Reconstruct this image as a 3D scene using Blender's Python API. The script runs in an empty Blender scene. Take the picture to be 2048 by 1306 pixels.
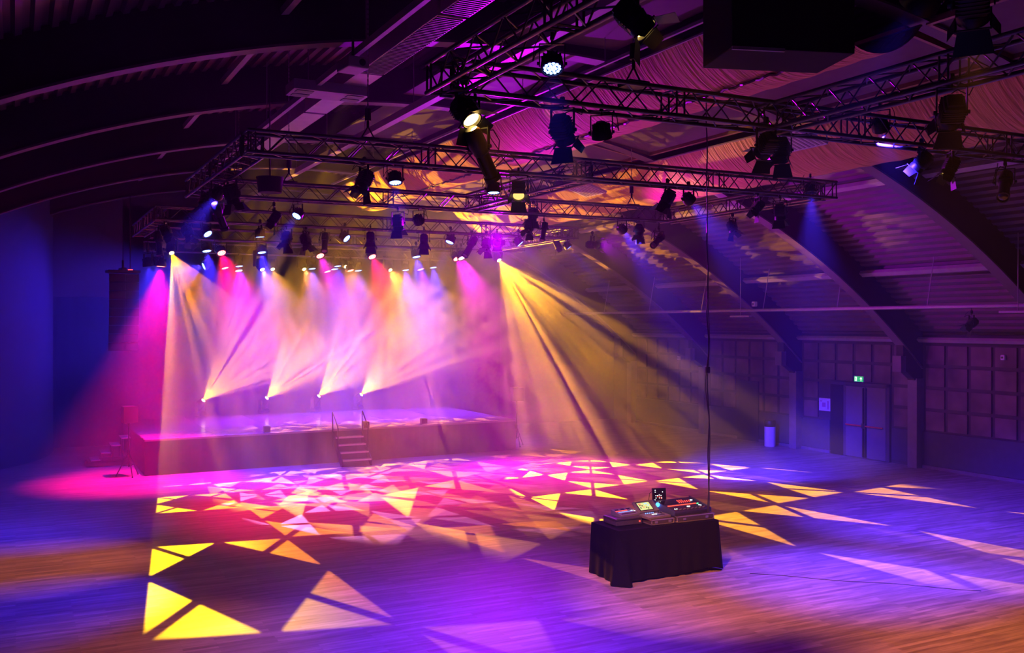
import bpy, bmesh, math, random
from mathutils import Vector, Matrix
random.seed(7)
R = math.radians
PI = math.pi
C = bpy.context.scene.collection
SC = bpy.context.scene

# ------------------------------------------------------------------ camera, world, exposure
F_PX = 1950.0
YAW = R(27.0)
EYE = 4.1
cam_d = bpy.data.cameras.new('camera')
cam = bpy.data.objects.new('camera', cam_d)
C.objects.link(cam)
cam_d.sensor_width = 36.0
cam_d.lens = 36.0 * F_PX / 2048.0
cam_d.clip_start = 0.05
cam_d.clip_end = 300
cam.location = (0, 0, EYE)
cam.rotation_euler = (R(90) - math.atan(5 / F_PX), 0, -YAW)
SC.camera = cam
w = bpy.data.worlds.new('world')
SC.world = w
w.use_nodes = True
w.node_tree.nodes['Background'].inputs[0].default_value = (0.02, 0.005, 0.08, 1)
w.node_tree.nodes['Background'].inputs[1].default_value = 0.0
SC.view_settings.view_transform = 'Standard'
SC.view_settings.look = 'None'
SC.view_settings.gamma = 1
SC.view_settings.use_curve_mapping = False
SC.view_settings.exposure = 0.0
cy = SC.cycles
cy.use_denoising = True
cy.denoiser = 'OPENIMAGEDENOISE'
cy.max_bounces = 3
cy.diffuse_bounces = 2
cy.glossy_bounces = 2
cy.transmission_bounces = 2
cy.volume_bounces = 0
cy.transparent_max_bounces = 4
cy.caustics_reflective = False
cy.caustics_refractive = False
cy.sample_clamp_indirect = 4.0
cy.use_light_tree = True
cy.volume_step_rate = 1.0
cy.volume_max_steps = 32

SY, CY = math.sin(YAW), math.cos(YAW)


def at(x, y, X=None, Y=None, Z=None, D=None):
    """world point seen at a photo pixel, on a given plane"""
    a = (x - 1024) / F_PX
    d = Vector((SY + a * CY, CY - a * SY, (648 - y) / F_PX))
    if X is not None:
        t = X / d.x
    elif Y is not None:
        t = Y / d.y
    elif Z is not None:
        t = (Z - EYE) / d.z
    else:
        t = D
    return Vector((d.x * t, d.y * t, EYE + d.z * t))


# ------------------------------------------------------------------ materials
def mat(name, col, rough=0.6, metal=0.0, spec=0.5, noise=None, bump=None):
    m = bpy.data.materials.new(name)
    m.use_nodes = True
    nt = m.node_tree
    b = nt.nodes['Principled BSDF']
    b.inputs['Base Color'].default_value = (*col, 1)
    b.inputs['Roughness'].default_value = rough
    b.inputs['Metallic'].default_value = metal
    b.inputs['Specular IOR Level'].default_value = spec
    if noise:
        scale, amt = noise
        tc = nt.nodes.new('ShaderNodeTexCoord')
        n = nt.nodes.new('ShaderNodeTexNoise')
        n.inputs['Scale'].default_value = scale
        n.inputs['Detail'].default_value = 4
        nt.links.new(tc.outputs['Object'], n.inputs['Vector'])
        mr = nt.nodes.new('ShaderNodeMapRange')
        mr.inputs['To Min'].default_value = 1 - amt
        mr.inputs['To Max'].default_value = 1 + amt
        nt.links.new(n.outputs['Fac'], mr.inputs['Value'])
        mx = nt.nodes.new('ShaderNodeVectorMath')
        mx.operation = 'SCALE'
        mx.inputs[0].default_value = col
        nt.links.new(mr.outputs[0], mx.inputs['Scale'])
        nt.links.new(mx.outputs[0], b.inputs['Base Color'])
        if bump:
            bp = nt.nodes.new('ShaderNodeBump')
            bp.inputs['Strength'].default_value = bump
            bp.inputs['Distance'].default_value = 0.02
            nt.links.new(n.outputs['Fac'], bp.inputs['Height'])
            nt.links.new(bp.outputs[0], b.inputs['Normal'])
    return m


def emis(name, col, st):
    m = bpy.data.materials.new(name)
    m.use_nodes = True
    b = m.node_tree.nodes['Principled BSDF']
    b.inputs['Base Color'].default_value = (0.02, 0.02, 0.02, 1)
    b.inputs['Emission Color'].default_value = (*col, 1)
    b.inputs['Emission Strength'].default_value = st
    m.cycles.emission_sampling = 'NONE'
    return m


M = {}
M['black'] = mat('black_metal', (0.012, 0.012, 0.014), 0.45, 0.0, 0.5, noise=(12, .3))
M['truss'] = mat('truss_black_paint', (0.10, 0.09, 0.09), 0.3, 0.35, 0.6, noise=(9, .3))
M['brace'] = mat('truss_brace_paint', (0.10, 0.09, 0.09), 0.3, 0.35, 0.6, noise=(9, .3))
M['chrome'] = mat('worn_steel', (0.45, 0.45, 0.47), 0.3, 0.8, 0.5, noise=(20, .2))
M['rubber'] = mat('black_rubber', (0.01, 0.01, 0.01), 0.8, noise=(14, .2))
M['glass_dark'] = mat('dark_lens_glass', (0.02, 0.02, 0.03), 0.08, 0.0, 1.0, noise=(3, .1))
M['wood_rib'] = mat('dark_glulam', (0.02, 0.015, 0.02), 0.7, noise=(3, .35))
M['rib_face'] = mat('pale_rib_flange', (0.12, 0.09, 0.11), 0.6, noise=(4, .2))
M['steel_post'] = mat('grey_painted_post', (0.15, 0.12, 0.16), 0.6, noise=(5, .25))
M['curtain'] = mat('black_drape', (0.005, 0.005, 0.007), 0.95, 0, .1, noise=(6, .3))
M['deckskirt'] = mat('dark_stage_skirt', (0.03, 0.022, 0.028), 0.8, noise=(7, .25))
M['cloth'] = mat('black_table_cloth', (0.005, 0.004, 0.006), 0.95, 0, .1, noise=(18, .3))
M['drape'] = None
M['panel'] = mat('acoustic_panel_fabric', (0.13, 0.10, 0.11), 0.9, noise=(5, .2))
M['frame'] = mat('brass_coloured_frame', (0.35, 0.25, 0.12), 0.45, 0.3, noise=(9, .2))
M['pale'] = mat('pale_painted_steel', (0.34, 0.30, 0.33), 0.5, noise=(6, .2))
M['white'] = mat('white_plastic', (0.7, 0.7, 0.72), 0.5, noise=(6, .1))
M['galv'] = mat('galvanised_duct', (0.42, 0.40, 0.40), 0.4, 0.5, noise=(5, .25))
M['grey_desk'] = mat('grey_console_shell', (0.22, 0.22, 0.25), 0.45, noise=(30, .12))
M['case'] = mat('flightcase_laminate', (0.07, 0.06, 0.07), 0.5, noise=(16, .25))
M['alu'] = mat('aluminium_edging', (0.55, 0.52, 0.55), 0.35, 0.7, noise=(20, .15))
M['mixer_top'] = mat('mixer_blue_black_surface', (0.03, 0.035, 0.09), 0.4, noise=(30, .2))
M['redbar'] = mat('red_push_bar', (0.55, 0.04, 0.03), 0.5, noise=(9, .2))
M['door'] = mat('grey_violet_door', (0.11, 0.09, 0.13), 0.6, noise=(6, .15))
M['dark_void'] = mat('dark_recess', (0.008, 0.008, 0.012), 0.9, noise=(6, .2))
M['fabric_shade'] = mat('woven_grey_shade', (0.025, 0.02, 0.02), 0.9, noise=(40, .3))


def wall_panels():
    """perforated acoustic tiles in dark frames above a plain dado"""
    m = mat('perforated_acoustic_tiles', (0.1, 0.08, 0.1), 0.75)
    nt = m.node_tree
    b = nt.nodes['Principled BSDF']
    tc = nt.nodes.new('ShaderNodeTexCoord')
    sep = nt.nodes.new('ShaderNodeSeparateXYZ')
    nt.links.new(tc.outputs['Object'], sep.inputs[0])
    v = nt.nodes.new('ShaderNodeTexVoronoi')
    v.inputs['Scale'].default_value = 26
    v.inputs['Randomness'].default_value = 0.0
    nt.links.new(tc.outputs['Object'], v.inputs['Vector'])
    mr = nt.nodes.new('ShaderNodeMapRange')
    mr.inputs['From Min'].default_value = 0.22
    mr.inputs['From Max'].default_value = 0.34
    mr.inputs['To Min'].default_value = 0.25
    mr.inputs['To Max'].default_value = 1.0
    nt.links.new(v.outputs['Distance'], mr.inputs['Value'])
    n = nt.nodes.new('ShaderNodeTexNoise')
    n.inputs['Scale'].default_value = 1.5
    nt.links.new(tc.outputs['Object'], n.inputs['Vector'])
    mu = nt.nodes.new('ShaderNodeMath')
    mu.operation = 'MULTIPLY'
    nt.links.new(mr.outputs[0], mu.inputs[0])
    nt.links.new(n.outputs['Fac'], mu.inputs[1])
    sc = nt.nodes.new('ShaderNodeVectorMath')
    sc.operation = 'SCALE'
    sc.inputs[0].default_value = (0.24, 0.16, 0.20)
    nt.links.new(mu.outputs[0], sc.inputs['Scale'])
    nt.links.new(sc.outputs[0], b.inputs['Base Color'])
    return m


def floor_mat():
    m = mat('oak_strip_floor', (0.4, 0.3, 0.25), 0.4)
    nt = m.node_tree
    b = nt.nodes['Principled BSDF']
    tc = nt.nodes.new('ShaderNodeTexCoord')
    mp = nt.nodes.new('ShaderNodeMapping')
    nt.links.new(tc.outputs['Object'], mp.inputs['Vector'])
    br = nt.nodes.new('ShaderNodeTexBrick')
    br.inputs['Scale'].default_value = 1.0
    br.inputs['Brick Width'].default_value = 1.15
    br.inputs['Row Height'].default_value = 0.085
    br.inputs['Mortar Size'].default_value = 0.003
    br.inputs['Mortar Smooth'].default_value = 0.2
    br.inputs['Bias'].default_value = 0.0
    br.inputs['Color1'].default_value = (0.20, 0.155, 0.145, 1)
    br.inputs['Color2'].default_value = (0.34, 0.265, 0.25, 1)
    br.inputs['Mortar'].default_value = (0.22, 0.17, 0.16, 1)
    br.offset = 0.37
    nt.links.new(mp.outputs[0], br.inputs['Vector'])
    mp2 = nt.nodes.new('ShaderNodeMapping')
    mp2.inputs['Scale'].default_value = (0.8, 9.0, 1)
    nt.links.new(tc.outputs['Object'], mp2.inputs['Vector'])
    n = nt.nodes.new('ShaderNodeTexNoise')
    n.inputs['Scale'].default_value = 1.6
    n.inputs['Detail'].default_value = 6
    n.inputs['Roughness'].default_value = 0.65
    nt.links.new(mp2.outputs[0], n.inputs['Vector'])
    mr = nt.nodes.new('ShaderNodeMapRange')
    mr.inputs['From Min'].default_value = 0.3
    mr.inputs['From Max'].default_value = 0.7
    mr.inputs['To Min'].default_value = 0.55
    mr.inputs['To Max'].default_value = 1.35
    nt.links.new(n.outputs['Fac'], mr.inputs['Value'])
    sc = nt.nodes.new('ShaderNodeVectorMath')
    sc.operation = 'SCALE'
    nt.links.new(br.outputs['Color'], sc.inputs[0])
    nt.links.new(mr.outputs[0], sc.inputs['Scale'])
    nt.links.new(sc.outputs[0], b.inputs['Base Color'])
    mr2 = nt.nodes.new('ShaderNodeMapRange')
    mr2.inputs['To Min'].default_value = 0.42
    mr2.inputs['To Max'].default_value = 0.62
    nt.links.new(n.outputs['Fac'], mr2.inputs['Value'])
    nt.links.new(mr2.outputs[0], b.inputs['Roughness'])
    bp = nt.nodes.new('ShaderNodeBump')
    bp.inputs['Strength'].default_value = 0.25
    bp.inputs['Distance'].default_value = 0.004
    nt.links.new(n.outputs['Fac'], bp.inputs['Height'])
    nt.links.new(bp.outputs[0], b.inputs['Normal'])
    return m


def drape_mat():
    m = mat('ochre_swag_cloth', (0.55, 0.34, 0.11), 0.85)
    nt = m.node_tree
    b = nt.nodes['Principled BSDF']
    tc = nt.nodes.new('ShaderNodeTexCoord')
    mp = nt.nodes.new('ShaderNodeMapping')
    mp.inputs['Scale'].default_value = (0.6, 7.0, 0.6)
    nt.links.new(tc.outputs['Object'], mp.inputs['Vector'])
    n = nt.nodes.new('ShaderNodeTexNoise')
    n.inputs['Scale'].default_value = 2.0
    n.inputs['Detail'].default_value = 3
    n.inputs['Distortion'].default_value = 0.4
    nt.links.new(mp.outputs[0], n.inputs['Vector'])
    bp = nt.nodes.new('ShaderNodeBump')
    bp.inputs['Strength'].default_value = 0.9
    bp.inputs['Distance'].default_value = 0.08
    nt.links.new(n.outputs['Fac'], bp.inputs['Height'])
    nt.links.new(bp.outputs[0], b.inputs['Normal'])
    return m


M['tiles'] = wall_panels()
M['floor'] = floor_mat()
M['drape'] = drape_mat()
M['deck'] = mat('stage_deck_laminate', (0.25, 0.22, 0.24), 0.22, 0.0, 0.5, noise=(2, .2))
M['roof'] = mat('corrugated_steel_deck', (0.13, 0.09, 0.115), 0.5, 0.2, 0.5, noise=(2, .25))
M['ceilboard'] = mat('soffit_board', (0.06, 0.045, 0.05), 0.8, noise=(2, .25))
M['walldark'] = mat('dark_plaster', (0.06, 0.05, 0.07), 0.85, noise=(3, .2))
M['drum'] = mat('dark_blue_drum_plaster', (0.05, 0.045, 0.10), 0.85, noise=(3, .2))
M['dado'] = mat('dark_blue_dado', (0.05, 0.05, 0.09), 0.8, noise=(6, .2))

LED = {
    'blue': emis('lit_blue_led', (0.12, 0.25, 1.0), 14),
    'red': emis('lit_red_led', (1.0, 0.12, 0.10), 14),
    'pink': emis('lit_pink_led', (1.0, 0.45, 0.8), 12),
    'amber': emis('lit_halogen_lamp', (1.0, 0.62, 0.15), 12),
    'yellow': emis('lit_yellow_beam_lens', (1.0, 0.8, 0.15), 40),
    'white': emis('lit_white_lens', (1.0, 0.9, 1.0), 30),
    'dim': emis('dim_amber_lamp', (1.0, 0.6, 0.15), 1.5),
}
COL = {
    'blue': (0.05, 0.02, 1.0),
    'red': (1.0, 0.0, 0.10),
    'pink': (1.0, 0.0, 0.8),
    'amber': (1.0, 0.27, 0.03),
    'yellow': (1.0, 0.46, 0.0),
    'white': (0.9, 0.3, 0.9),
    'violet': (0.14, 0.01, 1.0),
    'magenta': (0.6, 0.0, 1.0),
}


# ------------------------------------------------------------------ mesh helpers
class MB:
    def __init__(self):
        self.bm = bmesh.new()

    def box(self, c, s, rot=None, bevel=0.0):
        r = bmesh.ops.create_cube(self.bm, size=1.0)
        vs = r['verts']
        mt = Matrix.Translation(Vector(c)) @ (rot if rot is not None else Matrix()) @ Matrix.Diagonal((s[0], s[1], s[2], 1))
        bmesh.ops.transform(self.bm, matrix=mt, verts=vs)
        if bevel:
            es = list({e for v in vs for e in v.link_edges})
            bmesh.ops.bevel(self.bm, geom=es, offset=bevel, segments=2, affect='EDGES', profile=0.5)
        return self

    def b2(self, lo, hi, bevel=0.0):
        lo, hi = Vector(lo), Vector(hi)
        return self.box((lo + hi) / 2, hi - lo, bevel=bevel)

    def cyl(self, p0, p1, r0, r1=None, n=12, caps=True):
        p0, p1 = Vector(p0), Vector(p1)
        r1 = r0 if r1 is None else r1
        d = (p1 - p0)
        L = d.length
        if L < 1e-6:
            return self
        q = d.to_track_quat('Z', 'Y').to_matrix().to_4x4()
        mt = Matrix.Translation(p0) @ q
        a = [self.bm.verts.new(mt @ Vector((r0 * math.cos(2 * PI * i / n), r0 * math.sin(2 * PI * i / n), 0))) for i in range(n)]
        b = [self.bm.verts.new(mt @ Vector((r1 * math.cos(2 * PI * i / n), r1 * math.sin(2 * PI * i / n), L))) for i in range(n)]
        for i in range(n):
            self.bm.faces.new((a[i], a[(i + 1) % n], b[(i + 1) % n], b[i]))
        if caps:
            self.bm.faces.new(a[::-1])
            self.bm.faces.new(b)
        return self

    def lathe(self, prof, n=20, axis='Z'):
        """prof: (r, z) pairs, spun round Z"""
        rings = []
        for r, z in prof:
            rings.append([self.bm.verts.new((r * math.cos(2 * PI * i / n), r * math.sin(2 * PI * i / n), z)) for i in range(n)])
        for k in range(len(rings) - 1):
            for i in range(n):
                self.bm.faces.new((rings[k][i], rings[k][(i + 1) % n], rings[k + 1][(i + 1) % n], rings[k + 1][i]))
        if prof[0][0] > 1e-4:
            self.bm.faces.new(rings[0][::-1])
        if prof[-1][0] > 1e-4:
            self.bm.faces.new(rings[-1])
        return self

    def path(self, pts, r, n=6):
        for a, b in zip(pts[:-1], pts[1:]):
            self.cyl(a, b, r, n=n)
        return self

    def poly(self, pts):
        self.bm.faces.new([self.bm.verts.new(p) for p in pts])
        return self

    def plate(self, pts, th, nrm):
        """thick plate from an outline"""
        nrm = Vector(nrm).normalized() * th
        a = [self.bm.verts.new(Vector(p)) for p in pts]
        b = [self.bm.verts.new(Vector(p) + nrm) for p in pts]
        self.bm.faces.new(a[::-1])
        self.bm.faces.new(b)
        n = len(pts)
        for i in range(n):
            self.bm.faces.new((a[i], a[(i + 1) % n], b[(i + 1) % n], b[i]))
        return self

    def build(self, name, m, parent=None, smooth=False, loc=None):
        bmesh.ops.recalc_face_normals(self.bm, faces=self.bm.faces)
        me = bpy.data.meshes.new(name)
        self.bm.to_mesh(me)
        self.bm.free()
        me.materials.append(m)
        if smooth:
            me.polygons.foreach_set('use_smooth', [True] * len(me.polygons))
            me.set_sharp_from_angle(angle=R(40))
        o = bpy.data.objects.new(name, me)
        C.objects.link(o)
        if parent is not None:
            o.parent = parent
        if loc is not None:
            o.location = loc
        return o


def tag(o, label, cat, group=None, kind=None):
    o['label'] = label
    if cat:
        o['category'] = cat
    if group:
        o['group'] = group
    if kind:
        o['kind'] = kind
    return o


def thing(name, label, cat, loc=(0, 0, 0), rz=0.0, group=None):
    o = bpy.data.objects.new(name, None)
    C.objects.link(o)
    o.location = loc
    o.rotation_euler = (0, 0, rz)
    o.empty_display_size = 0.2
    return tag(o, label, cat, group)


def struct(o, label=None):
    o['kind'] = 'structure'
    if label:
        o['label'] = label
    return o


def kids(o):
    return [c for c in bpy.data.objects if c.parent == o]


# ------------------------------------------------------------------ room shell
CX, RR, ZC = 8.2, 21.5, -12.7          # circle of the rib undersides
WX0, WX1 = -6.7, 23.1
YB = 35.6
Y0 = -3.0


def arc_z(x, r=RR):
    return ZC + math.sqrt(max(0.0, r * r - (x - CX) ** 2))


struct(MB().b2((WX0 - 1, Y0, -0.2), (WX1 + 1, YB + .5, 0)).build('floor', M['floor']), 'wood strip floor lit in coloured pools')
struct(MB().b2((WX1, Y0, 0), (WX1 + .3, YB, 3.9)).build('wall_right', M['walldark']), 'dark side wall under the roof')
struct(MB().b2((WX0 - .3, Y0, 0), (WX0, YB, 3.9)).build('wall_left', M['walldark']), 'dark left wall')
struct(MB().b2((WX0 - 1, YB, 0), (WX1 + 1, YB + .3, 10)).build('wall_back', M['walldark']), 'dark wall behind the stage')
struct(MB().b2((WX0 - 1, Y0 - .3, 0), (WX1 + 1, Y0, 10)).build('wall_front', M['walldark']), 'dark wall behind the viewer')

# corrugated roof, ribs running along Y
mb = MB()
RO = RR + 0.80
pitch, dep = 0.24, 0.07
a_max = math.asin((WX1 + .3 - CX) / RO)
nseg = int(2 * a_max * RO / pitch)
pts = []
for k in range(nseg + 1):
    a = -a_max + 2 * a_max * k / nseg
    for f, r in ((0.0, 0), (0.38, 0), (0.5, dep), (0.88, dep)):
        aa = a + f * pitch / RO
        if aa <= a_max + .01:
            pts.append((CX + (RO - r) * math.sin(aa), ZC + (RO - r) * math.cos(aa)))
v0 = [mb.bm.verts.new((x, Y0, z)) for x, z in pts]
v1 = [mb.bm.verts.new((x, YB, z)) for x, z in pts]
for i in range(len(pts) - 1):
    mb.bm.faces.new((v0[i], v0[i + 1], v1[i + 1], v1[i]))
struct(mb.build('ceiling', M['roof']), 'barrel roof of corrugated steel decking')
# outer skin keeps the roof closed
mb = MB()
n = 48
am2 = a_max + .02
for k in range(n):
    a0, a1 = -am2 + 2 * am2 * k / n, -am2 + 2 * am2 * (k + 1) / n
    r = RO + .05
    mb.poly([(CX + r * math.sin(a0), Y0, ZC + r * math.cos(a0)), (CX + r * math.sin(a1), Y0, ZC + r * math.cos(a1)),
             (CX + r * math.sin(a1), YB, ZC + r * math.cos(a1)), (CX + r * math.sin(a0), YB, ZC + r * math.cos(a0))])
struct(mb.build('roof_outer_skin', M['walldark']), 'outer roof skin')


def rib(y, label):
    root = bpy.data.objects.new('roof_rib', None)
    C.objects.link(root)
    struct(root, label)
    wdt = 0.22
    mb = MB()
    N = 56
    am = math.asin((WX1 - CX) / RR) - .002
    rows = []
    for k in range(N + 1):
        a = -am + 2 * am * k / N
        row = []
        for r, yy in ((RR + .02, -wdt / 2), (RR + .78, -wdt / 2), (RR + .78, wdt / 2), (RR + .02, wdt / 2)):
            row.append(mb.bm.verts.new((CX + r * math.sin(a), y + yy, ZC + r * math.cos(a))))
        rows.append(row)
    for k in range(N):
        for j in range(4):
            mb.bm.faces.new((rows[k][j], rows[k][(j + 1) % 4], rows[k + 1][(j + 1) % 4], rows[k + 1][j]))
    mb.build('rib_web', M['wood_rib'], root)
    mb = MB()
    rows = []
    for k in range(N + 1):
        a = -am + 2 * am * k / N
        row = []
        for r, yy in ((RR - .02, -.16), (RR + .018, -.16), (RR + .018, .16), (RR - .02, .16)):
            row.append(mb.bm.verts.new((CX + r * math.sin(a), y + yy, ZC + r * math.cos(a))))
        rows.append(row)
    for k in range(N):
        for j in range(4):
            mb.bm.faces.new((rows[k][j], rows[k][(j + 1) % 4], rows[k + 1][(j + 1) % 4], rows[k + 1][j]))
    mb.build('rib_flange', M['rib_face'], root)
    # post with corbel at the right wall
    zt = arc_z(WX1 - .5)
    mb = MB()
    mb.b2((WX1 - .30, y - .16, 0), (WX1 + .02, y + .16, 2.55))
    mb.build('post_face', M['steel_post'], root)
    mb = MB()
    mb.b2((WX1 - .36, y - .11, 2.5), (WX1 + .02, y + .11, 3.1))
    mb.plate([(WX1 - .8, y - .12, 2.85), (WX1 - .3, y - .12, 2.5), (WX1 - .3, y - .12, 3.4), (WX1 - .8, y - .12, 3.55)], .24, (0, 1, 0))
    mb.build('corbel', M['wood_rib'], root)
    mb = MB()
    mb.b2((WX1 - .92, y - .15, 2.75), (WX1 - .72, y + .15, 3.2))
    mb.build('rib_shoe', M['steel_post'], root)
    return root


RIBS = [0.4, 5.2, 10.0, 14.8, 19.6, 24.4, 29.2, 34.0]
for y in RIBS:
    rib(y, 'curved timber roof rib with pale underside')

# purlins, thin pale tubes along the hall
for i, (ang, rr, wd, hh) in enumerate([(34.5, .55, .16, .10), (24.8, .55, .16, .10), (42, .5, .12, .09), (-12, .5, .12, .1), (-25, .5, .12, .1)]):
    a = R(ang)
    x, z = CX + (RR + rr) * math.sin(a), ZC + (RR + rr) * math.cos(a)
    rot = Matrix.Rotation(a, 4, 'Y')
    struct(MB().box((x, (Y0 + YB) / 2, z), (wd, YB - Y0 - .1, hh), rot).build('trim_%d' % (i + 1), M['pale']), 'pale purlin running along the roof')

# right wall cladding
mb = MB()
for (ya, yb) in [(Y0, 5.0), (5.4, 9.8), (10.2, 14.6), (15.0, 19.4), (19.8, 24.2), (24.6, 29.0), (29.4, 33.8)]:
    ncol = 6
    wcol = (yb - ya) / ncol
    for c in range(ncol):
        for r_ in range(4):
            za, zb = 1.05 + r_ * .62, 1.05 + (r_ + 1) * .62
            yc0, yc1 = ya + c * wcol, ya + (c + 1) * wcol
            if r_ < 2 and ya == 19.8 and 20.4 < (yc0 + yc1) / 2 < 23.3:
                continue
            mb.b2((WX1 - .05, yc0 + .06, za + .05), (WX1 - .005, yc1 - .06, zb - .05))
struct(mb.build('trim_10', M['tiles']), 'perforated acoustic wall tiles set in dark frames')
mb = MB()
for (ya, yb) in [(Y0, 5.04), (5.36, 9.84), (10.16, 14.64), (14.96, 19.44), (19.76, 20.55), (23.0, 24.24), (24.56, 29.04), (29.36, 33.84)]:
    mb.b2((WX1 - .06, ya, 0.1), (WX1 - .004, yb, 1.04))
struct(mb.build('trim_11', M['dado']), 'plain dark blue dado along the wall')
mb = MB()
for (ya, yb) in [(Y0, 5.04), (5.36, 9.84), (10.16, 14.64), (14.96, 19.44), (23.0, 24.24), (24.56, 29.04), (29.36, 33.84)]:
    mb.b2((WX1 - .08, ya, 0.0), (WX1 - .004, yb, .09))
struct(mb.build('baseboard_right', M['steel_post']))

# double escape door with push bars
dr = bpy.data.objects.new('door_1', None)
C.objects.link(dr)
struct(dr, 'double escape door with red push bars')
mb = MB()
mb.b2((WX1 - .09, 20.6, 0), (WX1 - .003, 20.72, 2.3))
mb.b2((WX1 - .09, 22.30, 0), (WX1 - .003, 22.40, 2.3))
mb.b2((WX1 - .09, 20.6, 2.2), (WX1 - .003, 22.95, 2.3))
mb.build('door_frame', M['walldark'], dr)
for (a, b) in ((20.73, 21.50), (21.53, 22.29)):
    leaf = MB().b2((WX1 - .10, a, .02), (WX1 - .04, b, 2.19), bevel=.006).build('door_leaf', M['door'], dr)
    mb = MB()
    mb.cyl((WX1 - .17, a + .06, 1.0), (WX1 - .17, b - .06, 1.0), .022)
    mb.build('push_bar', M['redbar'], leaf)
    mb = MB()
    yy = b - .03 if a < 21 else a + .03
    mb.b2((WX1 - .16, yy - .02, .05), (WX1 - .10, yy + .02, 2.15))
    mb.box((WX1 - .15, yy, 1.0), (.08, .07, .16), bevel=.01)
    mb.build('bolt_rod', M['black'], leaf)
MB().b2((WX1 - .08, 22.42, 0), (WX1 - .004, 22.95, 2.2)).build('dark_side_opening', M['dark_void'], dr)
# second, hazy door deeper along the wall
dr2 = bpy.data.objects.new('door_2', None)
C.objects.link(dr2)
struct(dr2, 'single dark door far along the right wall')
MB().b2((WX1 - .1, 26.3, 0), (WX1 - .03, 27.4, 2.1)).build('door_leaf', M['dado'], dr2)

# curved drum wall at left
mb = MB()
N = 40
rows = []
for k in range(N + 1):
    a = -PI / 2 + (PI / 2) * k / N
    x, y = -5.7 + 6.8 * math.cos(a), 35.2 + 6.8 * math.sin(a)
    xt = x
    zt = arc_z(max(x, WX0 + .1), RO) + .2
    rows.append((mb.bm.verts.new((x, y, 0)), mb.bm.verts.new((x, y, zt))))
for k in range(N):
    mb.bm.faces.new((rows[k][0], rows[k + 1][0], rows[k + 1][1], rows[k][1]))
struct(mb.build('wall_drum', M['drum'], smooth=True), 'curved dark blue wall at far left')
mb = MB().b2((1.0, 35.0, 5.0), (3.2, 35.5, 8.2))
struct(mb.build('trim_12', M['walldark']), 'dark header over the curtain')
# black drape along the back wall
mb = MB()
N = 260
vs = []
for k in range(N + 1):
    x = 1.2 + (17.5 - 1.2) * k / N
    y = 35.42 + .03 * math.sin(k * .35) + .008 * math.sin(k * .9)
    vs.append((mb.bm.verts.new((x, y, 0.02)), mb.bm.verts.new((x, y, 8.0 if 3 < x else 7.2))))
for k in range(N):
    mb.bm.faces.new((vs[k][0], vs[k + 1][0], vs[k + 1][1], vs[k][1]))
tag(mb.build('backdrop_curtain', M['curtain'], smooth=True), 'black pleated curtain hanging along the back wall behind the stage', 'curtain')

# ------------------------------------------------------------------ haze
def haze():
    o = MB().b2((WX0 + .05, Y0 + .05, 0.01), (WX1 - .01, YB - .3, 9.85)).build('stage_haze', M['black'])
    m = bpy.data.materials.new('theatre_haze')
    m.use_nodes = True
    nt = m.node_tree
    nt.nodes.clear()
    out = nt.nodes.new('ShaderNodeOutputMaterial')
    vs = nt.nodes.new('ShaderNodeVolumeScatter')
    vs.inputs['Color'].default_value = (1, 1, 1, 1)
    vs.inputs['Anisotropy'].default_value = 0.25
    nt.links.new(vs.outputs[0], out.inputs['Volume'])
    tc = nt.nodes.new('ShaderNodeTexCoord')
    sep = nt.nodes.new('ShaderNodeSeparateXYZ')
    nt.links.new(tc.outputs['Object'], sep.inputs[0])

    def mr(src, a, b, c, d, interp='SMOOTHSTEP'):
        k = nt.nodes.new('ShaderNodeMapRange')
        k.interpolation_type = interp
        for nm, v in (('From Min', a), ('From Max', b), ('To Min', c), ('To Max', d)):
            k.inputs[nm].default_value = v
        nt.links.new(src, k.inputs['Value'])
        return k.outputs[0]

    def mul(p, q, op='MULTIPLY'):
        k = nt.nodes.new('ShaderNodeMath')
        k.operation = op
        nt.links.new(p, k.inputs[0])
        if isinstance(q, float):
            k.inputs[1].default_value = q
        else:
            nt.links.new(q, k.inputs[1])
        return k.outputs[0]
    near = mul(mr(sep.outputs['Y'], 19.0, 32.0, 0.0, 0.85), mr(sep.outputs['Y'], 6.0, 15.0, 0.0, 0.10), 'ADD')
    side = mr(sep.outputs['X'], 13.0, 22.0, 1.0, 0.15)
    low = mr(sep.outputs['Z'], 0.5, 8.5, 1.15, 0.65, 'LINEAR')
    nz = nt.nodes.new('ShaderNodeTexNoise')
    nz.inputs['Scale'].default_value = 0.42
    nz.inputs['Detail'].default_value = 2.5
    nt.links.new(tc.outputs['Object'], nz.inputs['Vector'])
    cl = mr(nz.outputs['Fac'], 0.35, 0.65, 0.35, 1.7, 'LINEAR')
    d = mul(mul(mul(near, side), low), cl)
    d = mul(d, HAZE_STAGE)
    d = mul(d, HAZE_BASE, 'ADD')
    nt.links.new(d, vs.inputs['Density'])
    o.data.materials[0] = m
    o['kind'] = 'stuff'
    o['label'] = 'theatre haze filling the hall and thickest over the stage'
    o['category'] = 'haze'
    return o


HAZE_STAGE = 0.048
HAZE_BASE = 0.0006
haze()


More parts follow.
